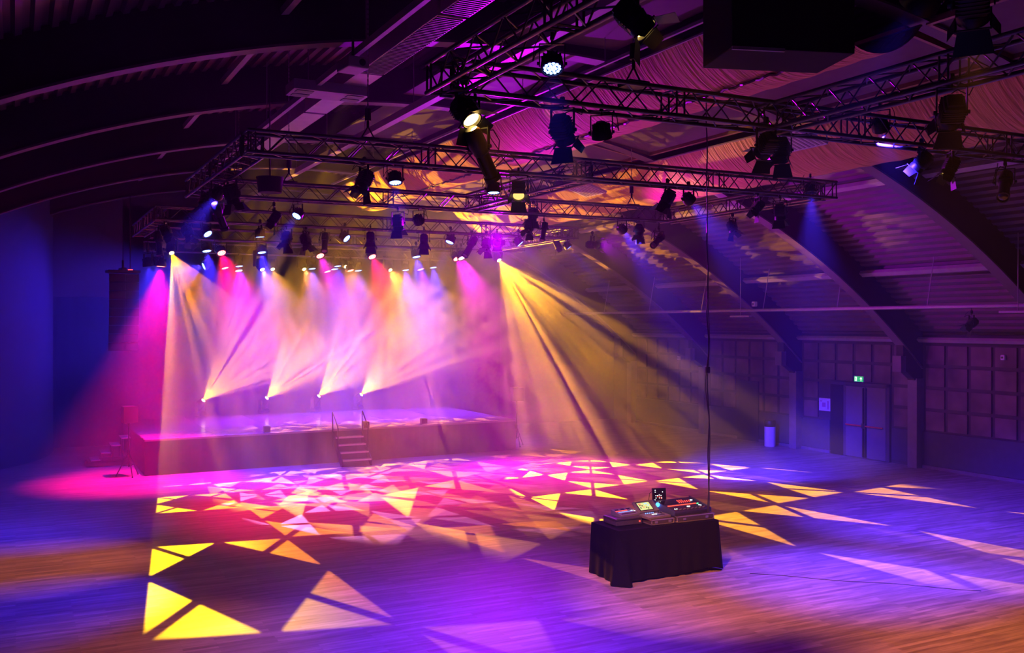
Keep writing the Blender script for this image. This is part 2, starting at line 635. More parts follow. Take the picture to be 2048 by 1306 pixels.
# ------------------------------------------------------------------ spot lights
def gobo(ld, rot=0.0, L=0.24, clipu=None, col2=None, soft=0.05):
    """tangram gobo: every other square cell keeps its four corners, each cut by the diagonal"""
    ld.use_nodes = True
    nt = ld.node_tree
    em = [n_ for n_ in nt.nodes if n_.type == 'EMISSION'][0]
    N_ = nt.nodes.new
    Lk = nt.links.new
    tc = N_('ShaderNodeTexCoord')
    sep = N_('ShaderNodeSeparateXYZ')
    Lk(tc.outputs['Normal'], sep.inputs[0])

    def m(op, a, b=None, c=None):
        k = N_('ShaderNodeMath')
        k.operation = op
        for i, v in enumerate((a, b, c)):
            if v is None:
                continue
            if isinstance(v, (int, float)):
                k.inputs[i].default_value = v
            else:
                Lk(v, k.inputs[i])
        return k.outputs[0]

    def ss(x, a, b):
        k = N_('ShaderNodeMapRange')
        k.interpolation_type = 'SMOOTHSTEP'
        k.inputs['From Min'].default_value = a
        k.inputs['From Max'].default_value = b
        Lk(x, k.inputs['Value'])
        return k.outputs[0]
    u = m('DIVIDE', sep.outputs['X'], sep.outputs['Z'])
    v = m('DIVIDE', sep.outputs['Y'], sep.outputs['Z'])
    c_, s_ = math.cos(rot) / L, math.sin(rot) / L
    p = m('ADD', m('MULTIPLY', u, c_), m('MULTIPLY', v, s_))
    q = m('SUBTRACT', m('MULTIPLY', v, c_), m('MULTIPLY', u, s_))
    ij = m('ADD', m('ADD', m('FLOOR', p), m('FLOOR', q)), 40.0)
    odd = m('GREATER_THAN', m('FRACT', m('MULTIPLY', ij, 0.5)), 0.25)
    x = m('ABSOLUTE', m('SUBTRACT', m('MULTIPLY', m('FRACT', m('ADD', p, 40.0)), 2.0), 1.0))
    y = m('ABSOLUTE', m('SUBTRACT', m('MULTIPLY', m('FRACT', m('ADD', q, 40.0)), 2.0), 1.0))
    corner = ss(m('ADD', x, y), 1.02, 1.02 + soft)
    split = ss(m('ABSOLUTE', m('SUBTRACT', x, y)), .05, .05 + soft)
    inset = ss(m('SUBTRACT', 1.0, m('MAXIMUM', x, y)), .01, .01 + soft * .7)
    tips = ss(m('MINIMUM', x, y), .06, .06 + soft)
    lit = m('MULTIPLY', m('MULTIPLY', m('MULTIPLY', m('MULTIPLY', odd, corner), split), inset), tips)
    if clipu is not None:
        lit = m('MULTIPLY', lit, m('GREATER_THAN', p, clipu))
    if col2:
        mx = N_('ShaderNodeMix')
        mx.data_type = 'RGBA'
        mx.inputs['A'].default_value = (1, 1, 1, 1)
        mx.inputs['B'].default_value = (*col2, 1)
        Lk(ss(u, -.14, -.07), mx.inputs['Factor'])
        Lk(mx.outputs['Result'], em.inputs['Color'])
    Lk(lit, em.inputs['Strength'])


HEADS = 1.5
WASH = {'blue': 6.6, 'violet': 1.1, 'amber': 3.0, 'red': 8.0, 'pink': 2.6, 'magenta': 1.7}


def spot(parent, off, power, col, size, blend=0.5, radius=0.04, gob=None):
    ld = bpy.data.lights.new('lamp', 'SPOT')
    ld.energy = power * (HEADS if gob else WASH.get(col, 5.0))
    ld.color = COL[col] if isinstance(col, str) else col
    ld.spot_size = R(size if gob or size > 70 else size * 1.3)
    ld.spot_blend = blend
    ld.shadow_soft_size = radius
    o = bpy.data.objects.new('lamp', ld)
    C.objects.link(o)
    o.parent = parent
    o.location = (0, 0, off)
    if gob:
        gobo(ld, **gob)
    return o


# ------------------------------------------------------------------ fixture prototypes
def clamp_mesh(h):
    mb = MB()
    mb.cyl((0, 0, h - .01), (0, 0, h + .05), .012, n=8)
    mb.box((0, 0, h + .075), (.05, .07, .05), bevel=.008)
    mb.cyl((-.02, 0, h + .115), (.02, 0, h + .115), .038, n=10)
    return mb


def yoke_mesh(w_, h, t=.006):
    mb = MB()
    for s in (-1, 1):
        mb.box((s * w_, 0, h / 2 - .02), (t * 2, .04, h + .04))
        mb.cyl((s * (w_ - .004), 0, 0), (s * (w_ + .03), 0, 0), .022, n=10)
    mb.box((0, 0, h), (w_ * 2 + t * 2, .04, t * 2))
    return mb


PROTO = {}


def proto_par():
    d = {}
    d['yoke'] = yoke_mesh(.155, .24)
    d['clamp'] = clamp_mesh(.24)
    b = MB()
    b.lathe([(0.0, .16), (.06, .155), (.085, .12), (.12, .06), (.14, 0), (.145, -.06), (.145, -.085), (.125, -.085), (.125, -.07), (0.0, -.07)], 24)
    for i in range(12):
        a = 2 * PI * i / 12
        b.box((.1 * math.cos(a), .1 * math.sin(a), .085), (.06, .006, .07), Matrix.Rotation(a, 4, 'Z'))
    d['body'] = b
    l = MB()
    for ring, cnt in ((0, 1), (.045, 6), (.09, 12)):
        for i in range(cnt):
            a = 2 * PI * i / cnt + ring
            c = Vector((ring * math.cos(a), ring * math.sin(a), 0))
            l.cyl(c + Vector((0, 0, -.069)), c + Vector((0, 0, -.079)), .0215, .017, n=8)
    d['lens_cluster'] = l
    cb = MB()
    cb.path([(.03, .03, .14), (.12, .07, .17), (.2, .08, .11), (.24, .05, .02), (.22, 0, .2), (.14, 0, .36)], .006, 5)
    d['cable'] = cb
    return d


def barn_leaf(w0, w1, ln, side, ang):
    """one flap hinged at the front ring; side 0..3"""
    mb = MB()
    pts = [(-w0 / 2, 0, 0), (w0 / 2, 0, 0), (w1 / 2, 0, -ln), (-w1 / 2, 0, -ln)]
    mb.plate(pts, .003, (0, 1, 0))
    mt = Matrix.Rotation(side * PI / 2, 4, 'Z') @ Matrix.Translation((0, .115, -.16)) @ Matrix.Rotation(ang, 4, 'X')
    bmesh.ops.transform(mb.bm, matrix=mt, verts=mb.bm.verts)
    return mb


def proto_fresnel():
    d = {}
    d['yoke'] = yoke_mesh(.15, .26)
    d['clamp'] = clamp_mesh(.26)
    b = MB()
    b.box((0, 0, .04), (.22, .22, .24), bevel=.03)
    b.box((0, 0, .17), (.16, .16, .06), bevel=.015)
    b.lathe([(.0, -.07), (.115, -.07), (.125, -.10), (.125, -.155), (.11, -.155), (.105, -.12), (0.0, -.12)], 20)
    for i in range(5):
        b.box((0, 0, -.03 + i * .035), (.235, .235, .008))
    d['body'] = b
    d['lens'] = MB().lathe([(.0, -.135), (.05, -.132), (.1, -.122), (.1, -.12), (0, -.12)], 20)
    cb = MB()
    cb.path([(0, .0, .2), (.08, .1, .26), (.2, .12, .2), (.24, .06, .3), (.16, 0, .38)], .006, 5)
    d['cable'] = cb
    fr = MB()
    for s in (-1, 1):
        fr.box((s * .125, 0, -.16), (.012, .262, .012))
        fr.box((0, s * .125, -.16), (.262, .012, .012))
    d['barn_frame'] = fr
    return d


def proto_profile():
    d = {}
    d['yoke'] = yoke_mesh(.13, .2)
    d['clamp'] = clamp_mesh(.2)
    b = MB()
    b.lathe([(0, .24), (.07, .235), (.1, .2), (.105, .02), (.09, -.02), (.09, -.07), (.08, -.08), (.08, -.36), (.095, -.37), (.095, -.42), (.08, -.42), (.075, -.4), (0, -.4)], 18)
    b.box((0, .105, .1), (.05, .03, .16))
    b.box((0, .1, -.04), (.16, .012, .05))
    b.box((0, -.09, -.2), (.03, .03, .22))
    d['body'] = b
    d['lens'] = MB().lathe([(0, -.41), (.04, -.409), (.072, -.4), (0, -.4)], 16)
    cb = MB()
    cb.path([(0, .1, .2), (.05, .2, .22), (.12, .22, .1), (.16, .15, -.02), (.12, .05, .1), (.1, 0, .3)], .006, 5)
    d['cable'] = cb
    return d


def proto_head():
    d = {}
    # base box sits at the top when hung (z up), head pivots at 0
    b = MB()
    b.box((0, 0, .34), (.34, .26, .12), bevel=.02)
    b.box((0, .131, .34), (.2, .004, .06))
    d['base'] = b
    y = MB()
    for s in (-1, 1):
        y.box((s * .17, 0, .12), (.05, .15, .36), bevel=.018)
    y.box((0, 0, .27), (.36, .15, .05), bevel=.01)
    d['yoke'] = y
    h = MB()
    h.lathe([(0, .17), (.09, .165), (.13, .12), (.14, 0), (.125, -.1), (.1, -.17), (.08, -.2), (.065, -.2), (.065, -.185), (0, -.185)], 20)
    for i in range(4):
        h.lathe([(.143, .02 + i * .03), (.146, .024 + i * .03), (.143, .028 + i * .03), (.138, .024 + i * .03), (.1431, .0201 + i * .03)], 20)
    d['body'] = h
    d['lens'] = MB().lathe([(0, -.195), (.03, -.194), (.06, -.186), (0, -.186)], 16)
    return d


PARTMAT = {'yoke': 'black', 'clamp': 'black', 'body': 'black', 'cable': 'rubber', 'barn_frame': 'black', 'lens': 'glass_dark', 'base': 'black',
           'lens_cluster': 'glass_dark', 'barn_door': 'black'}
for kind_, fn in (('par', proto_par), ('fresnel', proto_fresnel), ('profile', proto_profile), ('head', proto_head)):
    PROTO[kind_] = {}
    for k_, mb_ in fn().items():
        o_ = mb_.build(k_, M[PARTMAT[k_]], smooth=True)
        PROTO[kind_][k_] = o_.data
        bpy.data.objects.remove(o_)
LEAF = {}
for side in range(4):
    for an in (12, 30, 48):
        o_ = barn_leaf(.22 if side % 2 == 0 else .19, .30 if side % 2 == 0 else .14, .2 if side % 2 == 0 else .15, side, R(an)).build('barn_door', M['black'])
        LEAF[(side, an)] = o_.data
        bpy.data.objects.remove(o_)
NAMES = {'par': ('led_par_light', 'stage light'), 'fresnel': ('fresnel_spotlight', 'stage light'),
         'profile': ('profile_spotlight', 'stage light'), 'head': ('moving_head_light', 'stage light')}


def inst(me, name, parent, m=None):
    o = bpy.data.objects.new(name, me)
    C.objects.link(o)
    o.parent = parent
    if m is not None:
        me2 = me
        o.data = me2
        o.material_slots[0].link = 'OBJECT'
        o.material_slots[0].material = m
    return o


def fixture(kind, P, aim, label, group=None, led=None, power=0, col=None, size=25, scale=1.0, chord=None, gob=None,
            blend=1.0, doors=None, stand=False, radius=None):
    """P: pivot of the lamp body; aim: world point or direction vector"""
    P = Vector(P)
    d = (Vector(aim) - P).normalized()
    pan = math.atan2(-d.x, d.y)
    tilt = math.atan2(math.hypot(d.x, d.y), -d.z)
    nm, cat = NAMES[kind]
    root = thing(nm, label, cat, P, pan, group)
    root.scale = (scale,) * 3
    pr = PROTO[kind]
    body = inst(pr['body'], 'body', root)
    body.rotation_euler = (tilt, 0, 0)
    if stand:      # moving head standing on its base
        for k in ('base', 'yoke'):
            q = inst(pr[k], k, root)
            q.rotation_euler = (PI, 0, 0)
    else:
        for k in ('yoke', 'clamp', 'base', 'cable'):
            if k in pr:
                q = inst(pr[k], k, root)
    if chord is not None and not stand:      # drop rod between the lamp and the truss chord
        top = {'par': .39, 'fresnel': .41, 'profile': .35, 'head': .40}[kind] * scale
        gap = chord - (P.z + top)
        if gap > .02:
            r_ = MB()
            r_.cyl((0, 0, top / scale - .03), (0, 0, (chord - P.z) / scale), .014, n=8)
            r_.build('drop_rod', M['black'], root)
    if kind == 'par':
        ln = inst(pr['lens_cluster'], 'lens_cluster', body, LED[led] if led else None)
        off = -.11
    elif kind == 'head':
        ln = inst(pr['lens'], 'lens', body, LED[led] if led else None)
        off = -.23
    elif kind == 'profile':
        ln = inst(pr['lens'], 'lens', body, LED[led] if led else None)
        off = -.46
    else:
        ln = inst(pr['lens'], 'lens', body, LED[led] if led else None)
        bf = inst(pr['barn_frame'], 'barn_frame', body)
        dd = doors or (30, 30, 30, 30)
        for s_ in range(4):
            inst(LEAF[(s_, dd[s_])], 'barn_door', bf)
        off = -.18
    if power:
        spot(body, off, power, col, size, blend, radius if radius else (.02 if kind == 'head' else .07), gob)
    return root


# ------------------------------------------------------------------ trusses
CH = 6.40       # underside chord height


def truss(p0, p1, label, up=.29, wd=.29, skip=None):
    p0, p1 = Vector(p0), Vector(p1)
    d = (p1 - p0)
    L = d.length
    d.normalize()
    s = Vector((-d.y, d.x, 0)) * wd / 2
    root = thing('lighting_truss', label, 'truss', (p0 + p1) / 2)
    base = (p0 + p1) / 2
    cs = []
    for a in (-1, 1):
        for z in (0, up):
            q0, q1 = p0 + s * a + Vector((0, 0, z)) - base, p1 + s * a + Vector((0, 0, z)) - base
            cs.append((q0, q1))
            MB().cyl(q0, q1, .025, n=10).build('chord', M['truss'], root, smooth=True)
    mb = MB()
    n = max(2, round(L / .29))
    n += n % 2

    def pt(a, z, k):
        return p0 + d * (L * k / n) + s * a + Vector((0, 0, z)) - base
    seg = max(1, round(L / 2.9))
    for k in range(n):
        e = k % 2
        for a in (-1, 1):
            mb.cyl(pt(a, 0 if e else up, k), pt(a, up if e else 0, k + 1), .0095, n=5, caps=False)
        for z in (0, up):
            mb.cyl(pt(-1 if e else 1, z, k), pt(1 if e else -1, z, k + 1), .0095, n=5, caps=False)
    for j in range(seg + 1):
        for dk in ((.18, -.18) if 0 < j < seg else ((.05, .4) if j == 0 else (-.05, -.4))):
            k = n * j / seg + dk
            k = min(max(k, 0), n)
            for a in (-1, 1):
                mb.cyl(pt(a, 0, k), pt(a, up, k), .012, n=5, caps=False)
            for z in (0, up):
                mb.cyl(pt(-1, z, k), pt(1, z, k), .012, n=5, caps=False)
    mb.build('bracing', M['brace'], root)
    return root


Y_T = {1: 8.9, 2: 13.3, 3: 18.0, 4: 22.7, 5: 27.5, 6: 32.5}
truss((3.8, 8.9, CH), (14.8, 8.9, CH), 'upper black cross truss, nearest of the cross trusses, meeting the fabric ceiling')
truss((2.75, 13.3, CH), (13.35, 13.3, CH), 'long black cross truss through the middle of the ceiling, above the blue LED lamps')
truss((3.2, 18.0, CH), (13.0, 18.0, CH), 'black cross truss just behind the long front one, below its braces')
truss((2.75, 22.7, CH), (13.5, 22.7, CH), 'hazy cross truss with its left corner near the line array')
truss((3.2, 27.5, CH), (14.4, 27.5, CH), 'faint hazy cross truss over the front of the stage')
truss((3.6, 32.5, CH), (14.4, 32.5, CH), 'rear cross truss lost in haze over the back of the stage')
truss((3.8, 1.6, CH), (3.8, 9.05, CH), 'magenta-lit black truss running toward the viewer at top centre')
truss((8.05, 1.2, CH), (8.05, 9.05, CH), 'black truss running toward the viewer at top right')
truss((2.9, 13.5, CH), (2.9, 18.4, CH), 'short depth truss at the left corner with orange-lit chord')
truss((8.2, 13.5, CH), (8.2, 17.85, CH), 'gold-lit depth truss joining two cross trusses in the middle')
truss((13.2, 13.5, CH), (13.2, 18.2, CH), 'depth truss at right end over the corrugated roof, pink-lit')
truss((2.9, 22.9, CH), (2.9, 27.3, CH), 'short hazy depth truss at far left near the line array')
truss((13.35, 22.9, CH), (13.35, 27.3, CH), 'hazy depth truss at right over the stage edge')
truss((3.95, 4.3, CH), (7.9, 4.3, CH), 'near cross truss above the top of the frame')


# ------------------------------------------------------------------ the lamps
GRP = {1: 'lamps on the near upper trusses', 2: 'lamps on the long front truss', 3: 'lamps on the second cross truss',
       4: 'lamps on the hazy third cross truss', 5: 'lamps over the stage front', 6: 'lamps over the stage rear'}


def hang(kind, x, y, row, aimpx, label, **kw):
    """row: truss number, ('X', value) or ('Y', value)"""
    if isinstance(row, tuple):
        P = at(x, y, X=row[1]) if row[0] == 'X' else at(x, y, Y=row[1])
        g = kw.pop('grp', 1 if row[0] == 'X' else {8: 1, 9: 1, 27: 5, 28: 5, 32: 6, 33: 6}[int(row[1])])
    else:
        P = at(x, y, Y=Y_T[row])
        g = kw.pop('grp', row)
    kw['scale'] = kw.get('scale', 1.0) * (.76 if g <= 3 else .88 if g == 4 else 1.0)
    if len(aimpx) == 2:
        A = at(aimpx[0], aimpx[1], Z=0)
    else:
        A = P + Vector(aimpx)
    return fixture(kind, P, A, label, GRP[g], chord=CH - .02, **kw)


B_, A_ = 'blue', 'amber'
# nearest trusses
hang('par', 1104, 128, ('X', 3.8), (-1.2, -2.6, -6.0), 'big blue LED par facing the viewer under the magenta-lit truss', led=B_, power=900, col='blue', size=34, scale=.85)
hang('fresnel', 932, 224, 1, (.9, -2.4, -3.0), 'fresnel with glowing amber lens and open flaps at the truss corner', led=A_, power=500, col='amber', size=40, scale=1.15, doors=(48, 48, 48, 48))
hang('profile', 958, 295, 1, (2.2, 1.2, -3.0), 'large black profile spotlight pointing down right under the truss corner', scale=1.2)
hang('fresnel', 1125, 262, 1, (1410, 1185), 'black fresnel with long open flaps beside a ceiling shadow', scale=1.15, power=1700, col='amber', size=28, doors=(48, 48, 48, 30))
hang('par', 1203, 265, 1, (1280, 1250), 'blue LED par right of the fresnel on the upper cross truss', led=B_, power=400, col='violet', size=70)
hang('fresnel', 1268, 40, ('X', 3.8), (1.6, -1.6, -2.2), 'near fresnel at top centre with amber lens and violet flap', led=A_, power=500, col='amber', size=34, scale=1.0, doors=(48, 48, 48, 48))
hang('par', 1846, -6, ('X', 5.0), (1040, 1260), 'blue LED par cut by the top right edge of the picture', led=B_, power=1300, col='blue', size=30, scale=1.1)
hang('fresnel', 1945, 5, ('X', 5.7), (1980, 1230), 'fresnel with bright blue flap at the top right', led='dim', power=2600, col='amber', size=30, scale=1.15)
hang('fresnel', 1532, 292, 1, (.5, 3, -2.2), 'left of two black fresnels at the right truss corner', scale=1.1)
hang('fresnel', 1562, 302, ('Y', 9.25), (-1.5, -1.0, -5.0), 'right of two black fresnels at the right truss corner', scale=1.1)
hang('fresnel', 1903, 225, ('X', 8.05), (1650, 1045), 'fresnel with amber-glowing rim hanging alone at upper right', led='dim', power=300, col='amber', size=30, scale=1.2)
hang('fresnel', 1843, 325, 1, (-1, 2, -2.2), 'dark fresnel with amber side on the right end of the upper truss')
hang('fresnel', 1900, 335, 1, (-1.5, 1.0, -4), 'small fresnel with blue-lit flap at the right end of the upper truss', led='dim')
hang('profile', 2010, 365, 1, (-2.5, -1.5, -2.4), 'black profile spotlight pointing down left at the right edge', scale=1.2)
hang('par', 1760, 250, 1, (1950, 1090), 'dark LED par behind the right truss corner', led=None, power=2400, col='blue', size=40)
# long front truss
hang('fresnel', 728, 362, 2, (330, 1300), 'fresnel with bright blue flap left of a blue LED par', scale=1.1, power=350, col='amber', size=36)
hang('par', 790, 358, 2, (860, 1280), 'blue LED par at left of the long front truss', led=B_, power=350, col='blue', size=50)
hang('par', 987, 378, 2, (1010, 1210), 'blue LED par seen edge-on beside the gold-lit truss', led=B_, power=700, col='violet', size=75)
hang('fresnel', 1037, 382, 2, (-1.5, -3.0, -3.6), 'fresnel with warm lit lens above a big dark flap', led='dim', scale=1.15)
hang('fresnel', 1335, 398, 2, (-1.0, 1.2, -3), 'black fresnel with open flap left of the blue beam', scale=1.1)
hang('par', 1377, 398, 2, (1900, 1030), 'blue LED par with strong blue beam under the long truss, right part', led=B_, power=2600, col='blue', size=34)
hang('fresnel', 1515, 415, 2, (-1.5, .5, -2), 'small amber-edged fresnel left of the blue-lit one', scale=.9)
hang('fresnel', 1560, 425, 2, (.6, .4, -3), 'fresnel with bright blue lit flap near the right truss end', led=None, scale=1.05)
hang('fresnel', 1465, 455, ('X', 13.2), (.3, -1, -2.4), 'small fresnel with one amber-lit flap over the corrugated roof', grp=2, led=None, scale=.95)
hang('par', 1620, 380, 2, (1680, 1150), 'dark LED par tucked under the right truss end', power=1500, col='blue', size=34)
# left depth truss cluster
hang('fresnel', 412, 405, ('X', 2.9), (-.8, -.3, -2.4), 'leftmost fresnel with closed dark flaps at the left truss corner', grp=2, scale=1.1)
hang('par', 436, 386, ('X', 2.9), (60, 1040), 'blue LED par seen edge-on in the left truss corner', grp=2, led=B_, power=2600, col='blue', size=34)
hang('fresnel', 464, 390, ('X', 3.05), (.6, .2, -2.2), 'dark fresnel right of the edge-on blue par in the left corner', grp=2, scale=1.15)
hang('profile', 437, 425, ('X', 2.95), (1.0, 1.0, -2.0), 'pink-lit profile spotlight below the left truss corner', grp=2, scale=1.0)
# second cross truss
hang('fresnel', 548, 438, 3, (90, 1130), 'fresnel with amber glowing flap under the second truss', led='dim', power=800, col='amber', size=30)
hang('par', 596, 428, 3, (60, 1220), 'blue LED par right of the amber-flapped fresnel', led=B_, power=900, col='blue', size=24)
hang('fresnel', 796, 446, 3, (.5, .6, -2.8), 'black fresnel with downward flaps at the middle of the second truss', scale=1.1)
hang('par', 837, 440, 3, (1050, 960), 'amber-edged LED par with bluish beam beside a looped cable', led=None, power=500, col='violet', size=24)
hang('fresnel', 1066, 430, 3, (-.2, .8, -2.8), 'black fresnel hanging right of the gold-lit truss joint')
hang('profile', 1088, 458, 3, (-.6, -.5, -2.0), 'stubby dark profile spotlight tilted left beside a fresnel', scale=.85)
hang('fresnel', 1058, 455, 3, (-1.4, -.8, -3), 'lower left fresnel of the dark trio by the truss joint', scale=.9)
hang('par', 1244, 458, 3, (1560, 930), 'blue LED par casting the long blue beam right of centre', led=B_, power=5500, col='blue', size=28)
hang('fresnel', 1278, 462, 3, (-.5, -.4, -3), 'dim fresnel right of the long blue beam')
hang('profile', 1318, 478, 3, (-2.2, -1.2, -1.4), 'dim profile spotlight lying nearly level beside the blue beam', scale=1.1)
# third, hazy truss
hang('profile', 318, 480, ('X', 2.95), (.1, -.3, -2), 'amber-tinted profile spotlight at far left below the hazy corner', grp=4)
hang('fresnel', 333, 465, ('X', 3.0), (.8, -.4, -2), 'dark fresnel over the far left profile lamp', grp=4)
hang('fresnel', 376, 466, 4, (.8, -.8, -1.8), 'dim fresnel at the left of the hazy third truss')
hang('par', 413, 464, 4, (1.4, -1.8, -2.6), 'small blue LED par tilted right on the left of the third truss', led=B_, power=250, col='blue', size=16)
hang('par', 520, 468, 4, (560, 1000), 'blue LED par with faint beam on the third truss', led=B_, power=500, col='blue', size=16)
hang('fresnel', 573, 478, 4, (-.5, -.6, -2.4), 'dim fresnel with wide flaps right of the blue par')
hang('fresnel', 612, 482, 4, (.5, -.5, -2.4), 'dim fresnel caught in a blue beam')
hang('profile', 650, 480, 4, (-.5, -1.4, -2.0), 'profile spotlight with red status light on the third truss')
hang('par', 690, 474, 4, (1.4, -1.6, -1.8), 'small blue LED par seen edge-on right of the profile lamp', led=B_, power=200, col='blue', size=14)
hang('fresnel', 741, 478, 4, (-.3, -.8, -2.4), 'dim violet fresnel with spread flaps at mid third truss')
hang('fresnel', 848, 482, 4, (-.3, -.8, -2.4), 'dim brown fresnel with spread flaps in the amber haze')
hang('par', 901, 480, 4, (-1.5, -.4, -3.2), 'blue LED par with beam slanting left in the haze', led=B_, power=600, col='blue', size=16)
hang('profile', 943, 488, 4, (-1.6, -.6, -2.2), 'long profile spotlight tilted left above the pink beam', scale=1.1)
hang('fresnel', 973, 490, 4, (-.8, -.5, -2.4), 'fresnel with pale flap right of the tilted profile lamp')
hang('fresnel', 994, 486, 4, (-6, -13, -.2), 'olive-tinted fresnel behind the pale-flapped one, given an added magenta beam', power=2300, col='magenta', size=70, doors=(48, 48, 48, 48))  # magenta beam is added, to tint the near trusses and rib undersides
hang('par', 1037, 484, 4, (2.0, -1.2, -2.6), 'blue LED par with beam slanting right in the haze', led=B_, power=900, col='blue', size=15)
hang('fresnel', 1114, 488, ('X', 13.3), (.8, -.4, -2), 'amber-edged fresnel left of a tiny blue lamp', grp=4, scale=.9)
hang('par', 1135, 492, ('X', 13.35), (1.8, -1.0, -2.4), 'tiny blue LED par throwing a faint slanting beam', grp=4, led=B_, power=700, col='blue', size=15, scale=.9)
hang('fresnel', 1185, 490, ('X', 13.4), (6, -7, -.6), 'fresnel with pale lit flaps at the hazy right truss end, with added magenta wash', grp=4, led='dim', power=800, col='magenta', size=120)  # wide magenta wash added to this lamp to brighten the right roof

# over the stage front and rear
n_ = 0
ROW5 = [(296, 526, 'blue'), (313, 524, 'blue'), (322, 527, 'red'), (413, 497, 'blue'), (442, 502, 'red'), (523, 500, 'blue'), (639, 508, 'red'),
        (743, 510, 'red'), (832, 509, 'blue'), (912, 514, 'red'), (922, 512, 'pink')]
LB5 = ['leftmost tiny blue LED par by the line array', 'bright blue LED par touching a red one near the line array',
       'red LED par beside a blue one near the line array', 'blue LED par with wide blue beam, left over the stage front',
       'red LED par with crimson beam, left over the stage front', 'blue LED par above the lilac star beam', 'red LED par with crimson beam left of centre stage',
       'red LED par with deepest red beam at centre stage', 'blue LED par right of the deep red beam', 'red LED par at the tip of the pink beam',
       'pink LED par over the broad pink beam']
for q_, ((x, y, c), lb) in enumerate(zip(ROW5, LB5)):
    r5 = ('Y', 27.35 + .3 * (q_ % 2))
    if x == 300:
        hang('par', x, y, r5, (1.0, -.6, -3), lb, led='blue', power=300, col='blue', size=50)
    elif c == 'blue':
        hang('par', x, y, r5, (.5, -1.2, -5) if x > 330 else (.8, .5, -5), lb, led='blue', power=900 if x > 330 else 300, col='blue', size=40 if x > 330 else 70)
    elif c == 'red':
        hang('par', x, y, r5, (1.0, -3.6, -5) if x > 330 else (-.35, -.1, -5), lb, led='red', power=900 if x > 330 else 1700, col='red' if x in (322, 442, 743) else 'pink', size=46)
    else:
        hang('par', x, y, r5, (1.2, -2.6, -5), lb, led='pink', power=3000, col='pink', size=44)
ROW6 = [(412, 531, 'blue'), (449, 532, 'red'), (478, 528, 'blue'), (477, 537, 'pink'), (624, 533, 'blue'), (654, 539, 'red'), (675, 528, 'blue'),
        (669, 534, 'blue'), (700, 537, 'red'), (716, 537, 'blue'), (811, 536, 'blue'), (840, 535, 'red'), (866, 531, 'blue')]
LB6 = ['rear blue LED par below the left blue beam', 'rear red LED par inside the left crimson beam', 'upper of two stacked rear lamps, blue',
       'lower of two stacked rear lamps, pink', 'rear blue LED par right of a yellow beam tip', 'rear red LED par left of centre stage',
       'upper of a blue pair of rear LED pars', 'lower of a blue pair of rear LED pars', 'rear red LED par touching a yellow beam tip',
       'rear blue LED par just left of the deep red beam', 'rear blue LED par right of the yellow beam at centre right', 'rear red LED par with pink beam, centre right',
       'small tilted rear blue LED par at centre right']
for q_, ((x, y, c), lb) in enumerate(zip(ROW6, LB6)):
    r6 = ('Y', 32.35 + .3 * (q_ % 2))
    if x == 412:
        hang('par', x, y, r6, (-4, -.4, -1.7), lb, led='blue', power=500, col='blue', size=85)
    elif c == 'blue':
        hang('par', x, y, r6, (.4, -.8, -5), lb, led='blue', power=800, col='blue', size=46)
    elif c == 'red':
        hang('par', x, y, r6, (1.0, -1.4, -5), lb, led='red', power=600, col='magenta', size=60)
    else:
        hang('par', x, y, r6, (.6, -1.2, -5), lb, led='pink', power=1500, col='magenta', size=60)

HD = 'beam lamps over the stage'


def head(x, y, row, direc, label, led, col, power, rot, size=52, L=.23, clipu=None, col2=None):
    P = at(x, y - 8, Y=Y_T[row] + .35)
    dv = Vector(direc).normalized()
    P = P - dv * .15
    return fixture('head', P, P + dv, label, HD, led=led, power=power, col=col, size=size, chord=CH - .02, blend=.15,
                   gob=dict(rot=rot, L=L, clipu=clipu, col2=col2))


head(343, 512, 5, (.137, -1, -1.05), 'moving head throwing the leftmost yellow star beam', 'yellow', 'yellow', 19000, -.165, size=56, L=.234, clipu=-1.0, col2=(1, .55, 8.0))
head(524, 545, 5, (.28, -1, -1.25), 'moving head throwing the pale lilac star beam', 'white', 'white', 6000, .5)
head(545, 545, 6, (.10, -1, -1.0), 'moving head with small yellow tip right of the lilac beam', 'yellow', (1, .36, .03), 8000, .15)
head(608, 545, 6, (.12, -1, -.9), 'moving head with yellow tip between lilac beam and red lamps', 'yellow', (1, .28, .06), 9000, .4)
head(691, 540, 6, (.12, -1, -.8), 'moving head with yellow tip beside a red lamp', 'yellow', (1, .26, .08), 10000, -.2)
head(780, 547, 6, (.10, -1, -.76), 'moving head with yellow beam right of the deep red one', 'yellow', (1, .34, .03), 13000, .25)
head(997, 527, 5, (.16, -1, -.90), 'moving head throwing the rightmost yellow star beam', 'yellow', (1, .40, .003), 60000, 0.0, size=50, L=.22)
# moving heads standing behind the deck
for (x, y, lb, rt) in ((400, 808, 'leftmost moving head on the stage floor, beam fanning up right', .2),
                       (527, 803, 'second moving head from the left on the stage floor', .5),
                       (631, 799, 'third moving head from the left on the stage floor', .8),
                       (716, 796, 'rightmost moving head on the stage floor, behind the stairs', .1)):
    P = at(x, y, Y=34.4)
    fixture('head', P, P + Vector((6.0, -7.6, 8.6)), lb, 'beam lamps on the stage floor', led='yellow', power=15000, col=(1, .42, 0), size=60,
            stand=True, blend=.15, gob=dict(rot=rt, L=.22))
    pb = at(x, y, Y=34.4)

